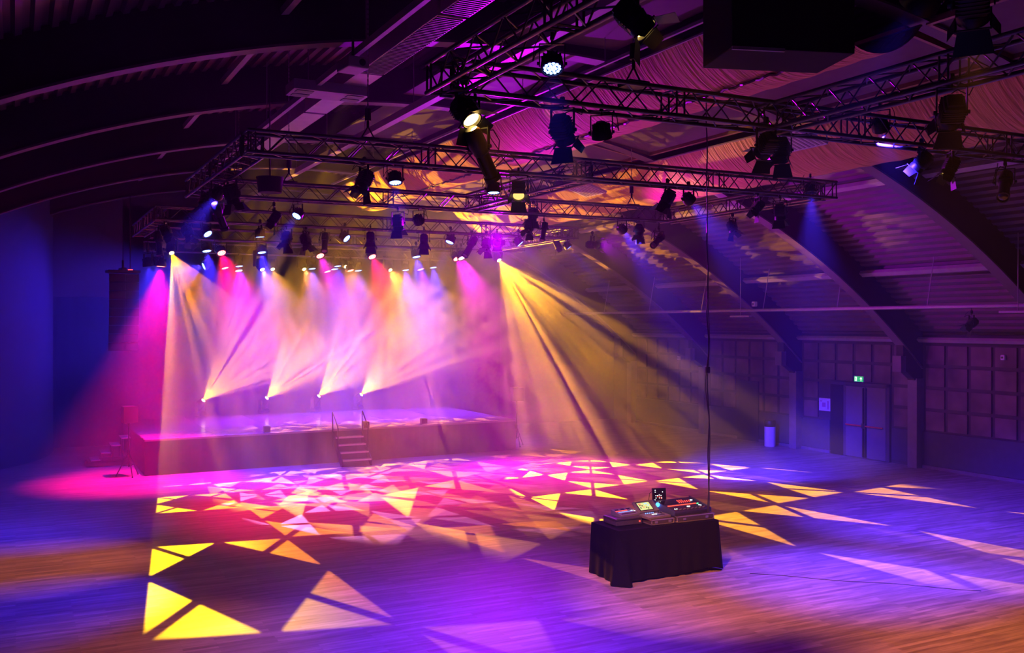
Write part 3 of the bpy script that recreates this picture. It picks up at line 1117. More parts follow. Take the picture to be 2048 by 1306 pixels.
# ------------------------------------------------------------------ stage
FL = Vector((3.1, 27.85, 0))
FRT = Vector((14.55, 28.25, 0))
SH = 0.98
BK = 34.0
st = thing('stage', 'large low stage with glossy deck and dark skirt', 'stage', (9, 30, 0))
st.location = (0, 0, 0)
mb = MB()
mb.plate([(FL.x, FL.y, SH - .05), (FRT.x, FRT.y, SH - .05), (FRT.x, BK, SH - .05), (FL.x, BK, SH - .05)], .05, (0, 0, 1))
mb.build('deck', M['deck'], st)
mb = MB()
N = 160
k0 = None
prev = None
for i in range(N + 1):
    t = i / N
    p = FL.lerp(FRT, t) + Vector((0, .03 + .003 * math.sin(i * 1.7), 0))
    cur = (mb.bm.verts.new((p.x, p.y, .0)), mb.bm.verts.new((p.x, p.y, SH - .05)))
    if prev:
        mb.bm.faces.new((prev[0], cur[0], cur[1], prev[1]))
    prev = cur
for xx in (FL.x + .03, FRT.x - .03):
    mb.poly([(xx, 27.95 if xx < 5 else 28.3, 0), (xx, BK, 0), (xx, BK, SH - .05), (xx, 27.95 if xx < 5 else 28.3, SH - .05)])
mb.build('skirt', M['deckskirt'], st)
mb = MB()
for k in range(1, 6):
    x = FL.x + (FRT.x - FL.x) * k / 6
    mb.b2((x - .006, 28.2, SH), (x + .006, BK, SH + .002))
for yy in (29.9, 31.9):
    mb.b2((FL.x, yy - .006, SH), (FRT.x, yy + .006, SH + .002))
mb.build('deck_joint', M['black'], st)

# small black boxes on the stage edge
for (x, y, lb) in ((535, 862, 'left of the three small black boxes on the stage edge'),
                   (734, 852, 'small black box on the stage edge beside the front stairs'),
                   (850, 844, 'right of the three small black boxes on the stage edge')):
    t = (x - 289) / (1021 - 289)
    p = at(x, y, Y=28.05 + .35 * t)
    bx = thing('stage_monitor_box', lb, 'speaker', (p.x, 28.15 + .36 * t, SH), 0, 'small boxes on the stage edge')
    MB().b2((-.09, -.08, 0), (.09, .1, .17), bevel=.008).build('cabinet', M['black'], bx)
    MB().b2((-.075, -.087, .015), (.075, -.08, .155)).build('grille', M['fabric_shade'], bx)

# front stairs
sx0, sx1 = 8.35, 9.2
ys = 27.97
t = thing('front_stairs', 'steel stairs with two handrails leading up the stage front', 'stairs', ((sx0 + sx1) / 2, ys, 0))
W2 = (sx1 - sx0) / 2
for i in range(4):
    z = .195 * (i + 1)
    yy = -.92 + i * .235
    tr = MB().b2((-W2, yy, z - .035), (W2, yy + .24, z), bevel=.004).build('tread', M['case'], t)
    MB().b2((-W2, yy - .012, z - .04), (W2, yy, z + .004)).build('nosing', M['alu'], tr)
for s in (-1, 1):
    mb = MB()
    mb.plate([(s * W2, -.92, .0), (s * W2, -.78, 0), (s * W2, -.02, .70), (s * W2, -.02, .92), (s * W2, -.92, .19)], .025 * s, (1, 0, 0))
    mb.build('stringer', M['black'], t)
    mb = MB()
    X_ = s * (W2 + .03)
    mb.path([(X_, -.01, .5), (X_, -.01, 1.5), (X_, -.55, 1.28 - .18), (X_, -.55, .25)], .019, 8)
    mb.build('handrail', M['black'], t, smooth=True)

# side stairs at left of the stage
t = thing('side_stairs', 'open stairs of four treads against the left side of the stage', 'stairs', (3.05, 30.3, 0))
for i in range(4):
    z = .2 * (i + 1)
    x0 = -1.12 + i * .27
    MB().b2((x0, 0, z - .03), (x0 + .25, .8, z), bevel=.004).build('tread', M['galv'], t)
    for yy in (.05, .71):
        MB().b2((x0 + .02, yy, .1), (x0 + .06, yy + .04, z - .03)).build('leg', M['black'], t)
mb = MB()
mb.b2((-1.25, -.02, .02), (-.02, .04, .13)).b2((-1.25, .76, .02), (-.02, .82, .13)).b2((-1.25, 0, .02), (-1.19, .8, .13))
mb.b2((-.9, -.01, .22), (-.05, .02, .26))
mb.build('base_frame', M['black'], t)


def stand_speaker(x, y, zt, lb, lb2, yaw):
    s = thing('speaker_stand', lb, 'speaker stand', (x, y, 0), yaw)
    MB().cyl((0, 0, .25), (0, 0, zt - .43), .018, n=10).build('pole', M['black'], s)
    mb = MB().cyl((0, 0, .62), (0, 0, .72), .035, n=10)
    mb.build('collar', M['black'], s)
    for k in range(3):
        a = k * 2 * PI / 3 + .5
        c_, s_ = math.cos(a), math.sin(a)
        l_ = MB().cyl((0, 0, .66), (.33 * c_, .33 * s_, .02), .014, n=8)
        l_.cyl((0, 0, .28), (.19 * c_, .19 * s_, .3), .009, n=6)
        lg = l_.build('leg', M['black'], s)
        MB().cyl((.33 * c_, .33 * s_, .0), (.33 * c_, .33 * s_, .04), .022, n=8).build('rubber_foot', M['rubber'], lg)
    b = thing('loudspeaker', lb2, 'speaker', (x, y, zt - .45), yaw)
    mb = MB()
    mb.plate([(-.19, -.18, 0), (.19, -.18, 0), (.15, .18, 0), (-.15, .18, 0)], .44, (0, 0, 1))
    mb.build('cabinet', M['black'], b)
    mb = MB()
    for k in range(7):
        a0 = -.19 + .38 * k / 7
        a1 = a0 + .38 / 7
        f = lambda q: -.185 - .03 * (1 - (q / .19) ** 2)
        mb.plate([(a0, f(a0), .01), (a1, f(a1), .01), (a1, f(a1), .43), (a0, f(a0), .43)], .006, (0, -1, 0))
    mb.build('grille', M['fabric_shade'], b)
    MB().cyl((0, 0, -.04), (0, 0, .0), .03, n=10).build('pole_socket', M['black'], b)


stand_speaker(2.72, 28.05, 1.90, 'black tripod speaker stand beside the left stage corner', 'loudspeaker on a tripod stand, its top glowing red', .2)
stand_speaker(15.0, 29.1, 1.98, 'tripod speaker stand half hidden right of the stage', 'dim loudspeaker in the haze right of the stage', -.1)

# line array
pt = at(246, 535, Y=28.9)
la = thing('line_array', 'hanging line array of nine dark speaker cabinets at left', 'speaker', pt, .1)
bh = .237
for i in range(9):
    ang = R(0.0 + i * .5)
    yo = .02 * i * i / 9
    z = -.18 - i * bh
    mb = MB()
    mb.plate([(-.39, -.18 + yo, z - bh + .012), (-.0, -.24 + yo, z - bh + .012), (.39, -.18 + yo, z - bh + .012), (.30, .22 + yo, z - bh + .012), (-.30, .22 + yo, z - bh + .012)], bh - .014, (0, 0, 1))
    cab = mb.build('cabinet', M['black'], la)
    mb = MB()
    mb.plate([(-.37, -.19 + yo, z - bh + .03), (-.05, -.243 + yo, z - bh + .03), (-.05, -.243 + yo, z - .03), (-.37, -.19 + yo, z - .03)], .008, (-.15, -1, 0))
    mb.plate([(.05, -.243 + yo, z - bh + .03), (.37, -.19 + yo, z - bh + .03), (.37, -.19 + yo, z - .03), (.05, -.243 + yo, z - .03)], .008, (.15, -1, 0))
    mb.build('grille', M['fabric_shade'], cab)
mb = MB()
mb.b2((-.42, -.24, -.15), (.42, .24, -.08), bevel=.01)
mb.b2((-.06, -.2, -.08), (.06, .3, -.01))
mb.cyl((0, .0, -.02), (0, 0, .2), .03)
mb.build('fly_frame', M['black'], la)
MB().cyl((0, 0, .2), (0, 0, 1.9), .007, n=6).build('hoist_chain', M['black'], la)
MB().cyl((.18, -.05, -.1), (.18, -.05, 2.0), .012, n=6).build('signal_cable', M['rubber'], la)
MB().b2((.13, -.12, -.078), (.23, -.02, -.05)).build('red_beacon', emis('red_status_light', (1, .03, .03), 8), la)

# ------------------------------------------------------------------ mixing table
TX0, TX1, TY0, TY1, TH = 8.47, 10.45, 12.92, 13.74, 0.84
tb = thing('folding_table', 'mixing table under the black cloth in the middle of the floor', 'table', ((TX0 + TX1) / 2, (TY0 + TY1) / 2, 0))
hx, hy = (TX1 - TX0) / 2, (TY1 - TY0) / 2
MB().b2((-hx + .02, -hy + .02, TH - .04), (hx - .02, hy - .02, TH - .012)).build('tabletop', M['case'], tb)
for sx in (-1, 1):
    for sy in (-1, 1):
        MB().cyl((sx * (hx - .12), sy * (hy - .1), 0), (sx * (hx - .12), sy * (hy - .1), TH - .04), .016, n=8).build('leg', M['black'], tb)
# cloth: ring of columns with folds, corner pleats spill out
mb = MB()
per = []
cor = [(-hx, -hy), (hx, -hy), (hx, hy), (-hx, hy)]
NS = (72, 32, 72, 32)
for e in range(4):
    a, b = Vector(cor[e]), Vector(cor[(e + 1) % 4])
    for k in range(NS[e]):
        per.append((a.lerp(b, k / NS[e]), e, k / NS[e], (b - a).normalized()))
rows = 12
grid = []
tot = len(per)
for j in range(rows + 1):
    f = j / rows
    z = TH - .006 - f * (TH - .015)
    ring = []
    for i, (p, e, t, dr_) in enumerate(per):
        out = Vector((dr_.y, -dr_.x))
        fold = .5 + .5 * math.sin(i * .55 + 1.3 * math.sin(i * .13))
        amt = f * (.012 + .035 * fold)
        # big fold at the near left corner
        dc = min((p - Vector(cor[0])).length, 9)
        amt += .16 * f * math.exp(-(dc / .17) ** 2) * (1.0)
        amt += .05 * f * math.exp(-((dc - .42) / .1) ** 2) * (1 if e == 0 else 0)
        dc2 = (p - Vector(cor[1])).length
        amt += .05 * f * math.exp(-(dc2 / .12) ** 2)
        q = p + out * amt
        if dc < .3:
            q = q + Vector((-.15 * 0 + .02, -.10)) * f * math.exp(-(dc / .16) ** 2)
        sag = .0
        if e == 0:
            sag = .015 * math.sin(t * 9) * f
        lift = (.05 * t if e == 0 else 0) * f
        ring.append(mb.bm.verts.new((q.x, q.y, max(.004, z + sag + lift))))
    grid.append(ring)
for j in range(rows):
    for i in range(tot):
        mb.bm.faces.new((grid[j][i], grid[j][(i + 1) % tot], grid[j + 1][(i + 1) % tot], grid[j + 1][i]))
mb.bm.faces.new(grid[0])
cl = mb.build('tablecloth', M['cloth'], None, smooth=True, loc=((TX0 + TX1) / 2, (TY0 + TY1) / 2, 0))
tag(cl, 'black cloth draped to the floor over the mixing table', 'tablecloth')


def flightcase(x0, x1, y0, y1, z0, h, name, label, latch=True):
    c = Vector(((x0 + x1) / 2, (y0 + y1) / 2, z0))
    a, b = (x1 - x0) / 2, (y1 - y0) / 2
    o = thing(name, label, 'flight case', c)
    MB().b2((-a + .006, -b + .006, 0), (a - .006, b - .006, h - .002)).build('shell', M['case'], o)
    mb = MB()
    e = .014
    for s in (-1, 1):
        for z in (e / 2, h - e / 2):
            mb.box((0, s * (b - e / 2), z), (2 * a, e, e))
            mb.box((s * (a - e / 2), 0, z), (e, 2 * b, e))
        for q in (-1, 1):
            mb.box((s * (a - e / 2), q * (b - e / 2), h / 2), (e, e, h))
    mb.build('aluminium_edge', M['alu'], o)
    mb = MB()
    for s in (-1, 1):
        for q in (-1, 1):
            for z in (.014, h - .014):
                r = bmesh.ops.create_uvsphere(mb.bm, u_segments=8, v_segments=6, radius=.017)
                bmesh.ops.translate(mb.bm, verts=r['verts'], vec=(s * (a - .008), q * (b - .008), z))
    mb.build('ball_corner', M['chrome'], o, smooth=True)
    if latch:
        for k in (-.6, .6):
            MB().box((k * a, -b - .002, h / 2), (.06, .01, .04), bevel=.003).build('latch', M['chrome'], o)
    return o


ZT = TH + .001
# small dark hard case + light controller
o = thing('equipment_case', 'low dark case at the left end of the mixing table', 'case', (8.86, 13.4, ZT))
MB().b2((-.25, -.2, 0), (.25, .2, .12), bevel=.012).build('case_body', M['case'], o)
MB().b2((-.255, -.205, .085), (.255, .205, .095)).build('case_seam', M['black'], o)
MB().b2((.19, -.206, .04), (.21, -.2, .06)).build('status_light', emis('tiny_red_led', (1, .03, .02), 6), o)


def console(x, y, z, w_, d_, h0, h1, tilt_, name, label, matn, yaw=0.0):
    """wedge-shaped desk: low front, higher back"""
    o = thing(name, label, 'console', (x, y, z), yaw)
    mb = MB()
    a, b = w_ / 2, d_ / 2
    side = [(-a, -b, 0), (-a, -b, h0), (-a, b, h1), (-a, b, 0)]
    mb.plate(side, w_, (1, 0, 0))
    mb.build('shell', matn, o)
    return o, a, b, math.atan2(h1 - h0, d_)


def on_top(o, b, h0, slope, u, v, su, sv, th, name, m, up=0.0):
    """a plate lying on the sloping top; u,v centre, v measured up the slope from the front"""
    mb = MB()
    rot = Matrix.Rotation(slope, 4, 'X')
    c = Vector((u, -b + v * math.cos(slope), h0 + v * math.sin(slope))) + rot @ Vector((0, 0, th / 2 + up))
    mb.box(c, (su, sv, th), rot)
    return mb.build(name, m, o)


E_SCR = emis('console_screen_glow', (.75, .8, .3), 1.1)
E_RED = emis('red_button_glow', (1, .06, .03), 3.0)
E_BLU = emis('blue_button_glow', (.15, .35, 1), 2.5)
E_WHT = emis('white_button_glow', (.9, 1, .95), 2.5)
E_GRN = emis('green_button_glow', (.1, 1, .35), 2.0)


def multi(o, b, h0, slope, items, su, sv, th, name, m, up=0.0):
    mb = MB()
    rot = Matrix.Rotation(slope, 4, 'X')
    for (u, v) in items:
        c = Vector((u, -b + v * math.cos(slope), h0 + v * math.sin(slope))) + rot @ Vector((0, 0, th / 2 + up))
        mb.box(c, (su, sv, th), rot)
    return mb.build(name, m, o)


o, a, b, sl = console(8.93, 13.42, ZT + .121, .40, .26, .03, .09, 0, 'lighting_controller', 'small grey light controller with red strip on the low dark case', M['grey_desk'], .12)
on_top(o, b, .03, sl, -.06, .165, .24, .02, .003, 'red_button_row', E_RED)
multi(o, b, .03, sl, [(-.15 + i * .025, .12) for i in range(12)], .012, .014, .004, 'blue_button_row', E_BLU)
for u_ in (-.12, 0, .12):
    multi(o, b, .03, sl, [(u_, .22)], .07, .03, .003, 'display', M['glass_dark'])
on_top(o, b, .03, sl, .0, .05, .3, .012, .005, 'fader_slot', M['black'])
multi(o, b, .03, sl, [(.16, .13), (.13, .14), (.18, .11)], .012, .012, .006, 'lit_button', E_WHT)

flightcase(9.17, 9.62, 13.02, 13.5, ZT, .085, 'flight_case', 'small flight case with aluminium edges under the grey lighting desk')
o, a, b, sl = console(9.37, 13.24, ZT + .087, .46, .30, .03, .05, 0, 'lighting_desk', 'grey lighting desk with glowing yellow-green screen in the middle of the table', M['grey_desk'], .1)
mb = MB()
rot = Matrix.Rotation(R(38), 4, 'X')
mb.box((0, .21, .13), (.44, .24, .03), rot, bevel=.006)
bk = mb.build('screen_housing', M['grey_desk'], o)
mb = MB()
mb.box(Vector((-.03, .21, .13)) + rot @ Vector((0, 0, .0165)), (.29, .18, .003), rot)
mb.build('screen_bezel', M['black'], bk)
mb = MB()
mb.box(Vector((-.03, .21, .13)) + rot @ Vector((0, 0, .019)), (.26, .155, .002), rot)
mb.build('screen', E_SCR, bk)
for col_, its in ((E_RED, [(-.1, .05), (-.07, .05), (-.03, -.02)]), (E_BLU, [(.03, .05), (.06, .05), (.08, .01)]), (M['black'], [(-.05, .01), (.02, -.03), (-.1, -.03), (.05, -.05), (-.09, .02)])):
    mb = MB()
    for (u, v) in its:
        mb.box(Vector((-.03, .21, .13)) + rot @ Vector((u, v, .0208)), (.024, .02, .0014), rot)
    mb.build('screen_tile', col_, bk)
multi(o, b, .03, sl, [(-.12 + i * .02, .22 + .02 * (i % 2)) for i in range(10)], .012, .01, .006, 'button', E_BLU)
multi(o, b, .03, sl, [(-.04 + i * .028, .14) for i in range(4)], .014, .02, .006, 'lit_button', E_WHT)
on_top(o, b, .03, sl, .06, .08, .2, .04, .004, 'fader_bank', M['black'])
multi(o, b, .03, sl, [(.14, .2), (.18, .2), (.16, .15)], .02, .02, .012, 'encoder_knob', M['black'])

flightcase(9.66, 10.42, 13.0, 13.66, ZT, .10, 'flight_case', 'wide flight case with chrome latches under the mixing console')
o, a, b, sl = console(10.03, 13.36, ZT + .102, .76, .56, .05, .16, 0, 'mixing_console', 'large blue-lit mixing console with red button row at the right of the table', M['mixer_top'], .05)
for s in (-1, 1):
    mb = MB()
    mb.plate([(s * a, -b, 0), (s * a, -b, .07), (s * a, b, .185), (s * a, b, 0)], .022 * s, (1, 0, 0))
    mb.build('side_cheek', mat('blue_side_cheek', (.06, .08, .25), .4), o)
multi(o, b, .05, sl, [(-.30 + i * .0245, .28) for i in range(25)], .016, .022, .006, 'red_button_row', E_RED)
multi(o, b, .05, sl, [(.02 + .045 * (i % 6) + .01 * (i // 6), .38 + .045 * (i // 6)) for i in range(15)], .014, .014, .008, 'red_knob', E_RED)
multi(o, b, .05, sl, [(-.3 + i * .028, .12) for i in range(24)], .006, .09, .002, 'fader_slot', M['black'])
multi(o, b, .05, sl, [(-.3 + i * .028, .085 + .012 * (i % 3)) for i in range(24)], .014, .022, .012, 'fader_cap', M['alu'])
multi(o, b, .05, sl, [(-.27, .14), (-.25, .12), (-.23, .135), (.04, .19), (.06, .18), (.08, .19), (.3, .2), (.32, .18), (.3, .42), (.33, .43), (.31, .44)], .016, .02, .008, 'lit_button', E_WHT)
multi(o, b, .05, sl, [(.33, .27), (.31, .26)], .02, .02, .008, 'green_button', E_GRN)
on_top(o, b, .05, sl, -.18, .44, .34, .16, .003, 'dark_display', M['glass_dark'])
mb = MB()
mb.lathe([(0.0, 0), (.035, 0), (.035, .03), (.02, .034), (0, .034)], 16)
bmesh.ops.transform(mb.bm, matrix=Matrix.Translation((-a - .03, .12, .12)) @ Matrix.Rotation(R(-70), 4, 'Y'), verts=mb.bm.verts)
mb.build('blue_gooseneck_lamp', emis('blue_lamp_glow', (.05, .35, 1), 4), o)

# tablet behind the console
tbp = thing('tablet_screen', 'small dark touch screen standing behind the mixing console', 'screen', (9.80, 13.70, ZT), -.28)
rot = Matrix.Rotation(R(-8), 4, 'X')
mb = MB()
mb.box((0, 0, .34), (.25, .02, .23), rot, bevel=.004)
mb.build('housing', M['black'], tbp)
MB().box((0, -.0125, .34), (.225, .003, .205), rot).build('screen', M['glass_dark'], tbp)
mb = MB()
for (u, v) in [(-.06, -.01), (-.03, -.01), (0, .0), (.03, -.01), (-.06, -.05), (0, -.05), (.04, -.05), (.06, .05), (-.08, -.08), (-.07, .08), (-.07, .05)]:
    mb.box(Vector((0, -.0145, .34)) + rot @ Vector((u, -.0005, v)), (.014, .002, .014), rot)
mb.build('lit_icon', E_WHT, tbp)
mb = MB()
for (u, v) in [(-.03, -.03), (.03, -.04), (.0, -.03), (.035, -.06)]:
    mb.box(Vector((0, -.0145, .34)) + rot @ Vector((u, -.0005, v)), (.012, .002, .012), rot)
mb.build('red_icon', E_RED, tbp)
MB().b2((-.03, -.01, 0), (.03, .03, .24)).b2((-.08, -.03, 0), (.08, .05, .012)).build('foot', M['black'], tbp)
MB().path([(-.12, .01, .40), (-.17, .0, .37), (-.2, -.05, .28), (-.21, -.1, .12), (-.2, -.15, .02)], .005, 6).build('cable', M['rubber'], tbp)

# multicore drop from the ceiling to the table
top = at(1413, 250, D=16.35)
bot = at(1418, 1034, D=16.35)
mb = MB()
pts = []
for k in range(41):
    f = k / 40
    p = top.lerp(bot, f)
    pts.append(p + Vector((.012 * math.sin(k * .9), .012 * math.cos(k * .7), 0)))
hi = Vector((top.x, top.y, arc_z(top.x, RO) - .08))
mb.path([hi] + pts, .012, 6)
mb.path([p + Vector((.035 * math.sin(k * .45), .0, 0)) for k, p in enumerate(pts[16:])], .008, 6)
mb.box(pts[25], (.07, .07, .12), bevel=.02)
tag(mb.build('drop_cable', mat('blue_black_cable', (.05, .05, .09), .35)), 'twisted cable hanging from the ceiling down to the mixing table', 'cable')
# cable on the floor right of the table
mb = MB()
p0, p1 = at(1500, 1148, Z=0), at(1960, 1182, Z=0)
mb.path([p0.lerp(p1, k / 24) + Vector((0, .05 * math.sin(k * .5), .004)) for k in range(25)], .004, 6)
tag(mb.build('floor_cable', M['rubber']), 'thin dark cable lying across the floor right of the table', 'cable')

# ------------------------------------------------------------------ ceiling dressing
def swag(x0, x1, y0, y1, z0, z1, sag, label, cable=True):
    r = thing('ceiling_swag', label, 'ceiling drape', ((x0 + x1) / 2, (y0 + y1) / 2, z0))
    mb = MB()
    NX, NY = 16, int((y1 - y0) * 4)
    vs = []
    for j in range(NY + 1):
        y = y0 + (y1 - y0) * j / NY
        row = []
        for i in range(NX + 1):
            t = i / NX
            x = x0 + (x1 - x0) * t
            # bulges down and toward the right side
            z = z0 + (z1 - z0) * t - sag * math.sin(PI * t) ** .8
            z += .012 * math.sin(y * 9 + 3 * t)
            row.append(mb.bm.verts.new((x - r.location.x, y - r.location.y, z - r.location.z)))
        vs.append(row)
    for j in range(NY):
        for i in range(NX):
            mb.bm.faces.new((vs[j][i], vs[j][i + 1], vs[j + 1][i + 1], vs[j + 1][i]))
    mb.build('cloth', M['drape'], r, smooth=True)
    if cable:
        mb = MB()
        t = .38
        x = x0 + (x1 - x0) * t - r.location.x
        z = z0 + (z1 - z0) * t - sag * math.sin(PI * t) ** .8 - .03 - r.location.z
        ps = [(x + .02 * math.sin(k * 1.6), (y0 - r.location.y) + k * .12, z + .015 * math.cos(k * 2.2)) for k in range(int((y1 - y0) / .12))]
        mb.path(ps, .022, 5)
        mb.build('laced_cable', M['black'], r)
    for xx in (x0, x1):
        MB().b2((xx - .02 - r.location.x, y0 - r.location.y, (z0 if xx == x0 else z1) - r.location.z - .01),
                (xx + .02 - r.location.x, y1 - r.location.y, (z0 if xx == x0 else z1) - r.location.z + .02)).build('edge_rail', M['pale'], r)
    return r


swag(9.55, 11.7, 9.9, 31.5, 8.62, 8.42, .62, 'long ochre cloth swag with dark laced cable, lit amber')
swag(13.75, 15.75, 7.5, 31.5, 8.02, 7.45, .42, 'ochre and violet cloth swag next to the corrugated roof', cable=False)
k = 0
ends = [5.4, 10.1, 14.9, 19.7, 24.5, 29.3, 33.0]
for ya, yb in zip(ends[:-1], ends[1:]):
    p = thing('ceiling_panel', ['framed ceiling panel nearest the viewer at top right', 'framed ceiling panel beside the black cabinet', 'framed ceiling panel above the upper cross truss',
                                'framed ceiling panel above the long front truss', 'framed ceiling panel above the second cross truss', 'farthest framed ceiling panel in the haze'][k], 'ceiling panel',
              (12.75, (ya + yb) / 2, 8.35), 0, 'framed fabric ceiling panels')
    p.rotation_euler = (0, R(9), 0)
    hy_ = (yb - ya) / 2 - .25
    MB().b2((-.88, -hy_, .02), (.88, hy_, .05)).build('panel', M['panel'], p)
    mb = MB()
    for s in (-1, 1):
        mb.box((s * .92, 0, 0), (.06, 2 * hy_ + .12, .1))
        mb.box((0, s * (hy_ + .03), 0), (1.9, .06, .1))
    mb.build('frame', M['frame'], p)
    k += 1

# dark soffit boards between the ridge and the first swag
for (x0, x1, nm) in ((7.3, 9.5, 1),):
    mb = MB()
    for ya, yb in zip([5.4, 10.2, 15.0, 19.8, 24.6][:-1], [10.0, 14.6, 19.4, 24.2]):
        mb.b2((x0, ya, 8.95), (x1, yb, 8.99))
    struct(mb.build('trim_15', M['ceilboard']), 'dark soffit boards near the ridge')

# cable tray / grille duct and beams along the hall
mb = MB()
d1 = thing('ventilation_duct', 'long pale grille duct running along the ceiling at top left', 'duct', (4.95, 13.5, 8.0))
for j, (ya, yb) in enumerate([(-8.5, -5.2), (-5.1, -2.2), (-2.1, 1.0), (1.1, 4.2), (4.3, 8.5)]):
    mb = MB()
    mb.b2((-.2, ya, 0), (.2, yb, .26))
    sg = mb.build('duct_section', M['galv'], d1)
    if j < 3:
        mb = MB()
        nn = int((yb - ya) / .07)
        for q in range(nn):
            mb.b2((-.18, ya + .05 + q * .07, -.012), (.18, ya + .075 + q * .07, 0))
        mb.build('grille_slats', M['black'], sg)
for (x, y0_, y1_, z, w_, h_, lb, nm) in ((7.0, 8, 34, 8.35, .16, .14, 'pale ridge beam with orange and violet light along it', 'ceiling_beam'),
                                         (4.35, 3, 24, 7.98, .07, .10, 'thin pale rail left of the grille duct', 'ceiling_rail'),
                                         (8.9, 10, 30, 8.5, .05, .05, 'thin rail beside the ochre swag', 'ceiling_rail')):
    b = thing(nm, lb, 'beam', (x, (y0_ + y1_) / 2, z))
    MB().b2((-w_ / 2, -(y1_ - y0_) / 2, -h_ / 2), (w_ / 2, (y1_ - y0_) / 2, h_ / 2)).build('beam', M['pale'], b)
    mb = MB()
    for q in range(int((y1_ - y0_) / 3)):
        yq = -(y1_ - y0_) / 2 + 1 + q * 3
        mb.cyl((0, yq, h_ / 2), (0, yq, max(.1, arc_z(x, RO) - .08 - z)), .008, n=5)
    mb.build('hanger_rod', M['pale'], b)

# ceiling device panel (cassette)
p = at(655, 192, Z=7.85)
cs = thing('ceiling_cassette', 'flat square-vented cassette glowing violet under the duct', 'air vent', p, 0)
MB().b2((-.62, -.28, 0), (.62, .28, .16)).build('housing', M['pale'], cs)
mb = MB()
for sx in (-.42, .42):
    for sy in (-.13, .13):
        mb.b2((sx - .14, sy - .09, -.01), (sx + .14, sy + .09, 0))
mb.build('vent', M['black'], cs)
p = at(706, 142, Z=7.7)
pj = thing('ceiling_projector', 'small boxy projector with bright violet edge below the duct', 'projector', p, .1)
MB().b2((-.16, -.22, 0), (.16, .22, .16), bevel=.02).build('housing', M['pale'], pj)
MB().cyl((0, 0, .16), (0, 0, .5), .02, n=8).build('mount', M['black'], pj)
MB().cyl((.05, -.225, .08), (.05, -.2, .08), .05, n=12).build('lens', M['glass_dark'], pj)

# big black cabinet, top right
pc = at(1560, 10, D=9.5)
bxr = thing('hanging_cabinet', 'large black box hanging close to the viewer at top right', 'cabinet', (pc.x, pc.y, 6.68), -.3)
MB().b2((-.62, -.3, 0), (.62, .45, 1.1), bevel=.01).build('housing', M['dark_void'], bxr)
MB().b2((-.62, -.32, -.02), (-.1, -.29, .01)).build('edge_strip', M['pale'], bxr)
for s in (-.4, .4):
    MB().cyl((s, 0, 1.1), (s, 0, 2.3), .015, n=6).build('hanger_rod', M['black'], bxr)

# woven lampshade-like pendant over the second truss
p = at(540, 372, Y=17.2)
ls = thing('pendant_speaker', 'dark drum-shaped pendant hanging at left over the second truss', 'pendant', (p.x, p.y, p.z - .12))
MB().lathe([(.20, 0), (.235, .27), (.24, .27), (.24, .26), (0, .26)], 24).build('drum', M['fabric_shade'], ls, smooth=True)
MB().cyl((0, 0, .26), (0, 0, 1.9), .012, n=6).build('cable', M['rubber'], ls)

# chain hoists
def hoist(x, y, row, label):
    P = at(x, y, Y=Y_T[row])
    zt = CH + .29
    h = thing('chain_hoist', label, 'hoist', (P.x, Y_T[row], zt))
    top_ = (arc_z(P.x, RO) - .1 if not 9.4 < P.x < 15.9 else 8.0 if P.x < 13 else 7.3) - zt
    MB().b2((-.13, -.12, 0), (.13, .12, .05)).cyl((-.1, 0, .05), (0, 0, .22), .01, n=6).cyl((.1, 0, .05), (0, 0, .22), .01, n=6).build('spreader', M['black'], h)
    mb = MB()
    mb.cyl((0, 0, .30), (0, 0, .47), .045, n=10)
    mb.cyl((0, 0, .2), (0, 0, .32), .02, n=8)
    mb.build('hook_block', M['black'], h)
    mb = MB()
    nn = int((top_ - .47) / .035)
    for q in range(nn):
        z = .47 + q * .035
        if q % 2:
            mb.box((0, 0, z + .017), (.022, .007, .045))
        else:
            mb.box((0, 0, z + .017), (.007, .022, .045))
    mb.build('chain', M['chrome'], h)


for x, y, row, lb in ((736, 300, 2, 'chain hoist above the long front truss, left part'), (1267, 160, 1, 'chain hoist above the upper cross truss'),
                      (578, 365, 3, 'chain hoist beside the drum pendant'), (1263, 400, 3, 'chain hoist on the second truss at right'),
                      (478, 425, 4, 'hazy chain hoist on the third truss')):
    hoist(x, y, row, lb)

# ------------------------------------------------------------------ right wall things
def on_wall(x, y):
    return at(x, y, X=WX1 - .07)


p = on_wall(1719, 758)
ex = thing('exit_sign', 'lit green emergency exit sign above the double door', 'exit sign', p)
G_ = emis('exit_sign_green', (.0, .55, .12), .9)
W_ = emis('exit_sign_white', (.75, 1, .8), 1.6)
MB().b2((-.03, -.19, -.09), (.03, .19, .09), bevel=.005).build('housing', M['white'], ex)
MB().b2((-.034, -.18, -.08), (-.029, .18, .08)).build('sign_face', G_, ex)
mb = MB()
xf = -.038
mb.b2((xf, .07, -.065), (xf + .004, .15, .065))        # door leaf pictogram
dpg = mb.build('white_door_pictogram', W_, ex)
mb = MB()
mb.b2((xf - .003, .10, .02), (xf, .115, .045)).b2((xf - .003, .095, -.02), (xf, .12, .02)).b2((xf - .003, .09, -.05), (xf, .10, -.02)).b2((xf - .003, .112, -.05), (xf, .122, -.02))
mb.build('running_figure', G_, ex)
mb = MB()
mb.b2((xf, -.105, -.06), (xf + .004, -.08, .02))
mb.plate([(xf, -.145, .0), (xf, -.04, .0), (xf, -.0925, .062)], .004, (1, 0, 0))
mb.build('arrow', W_, ex)

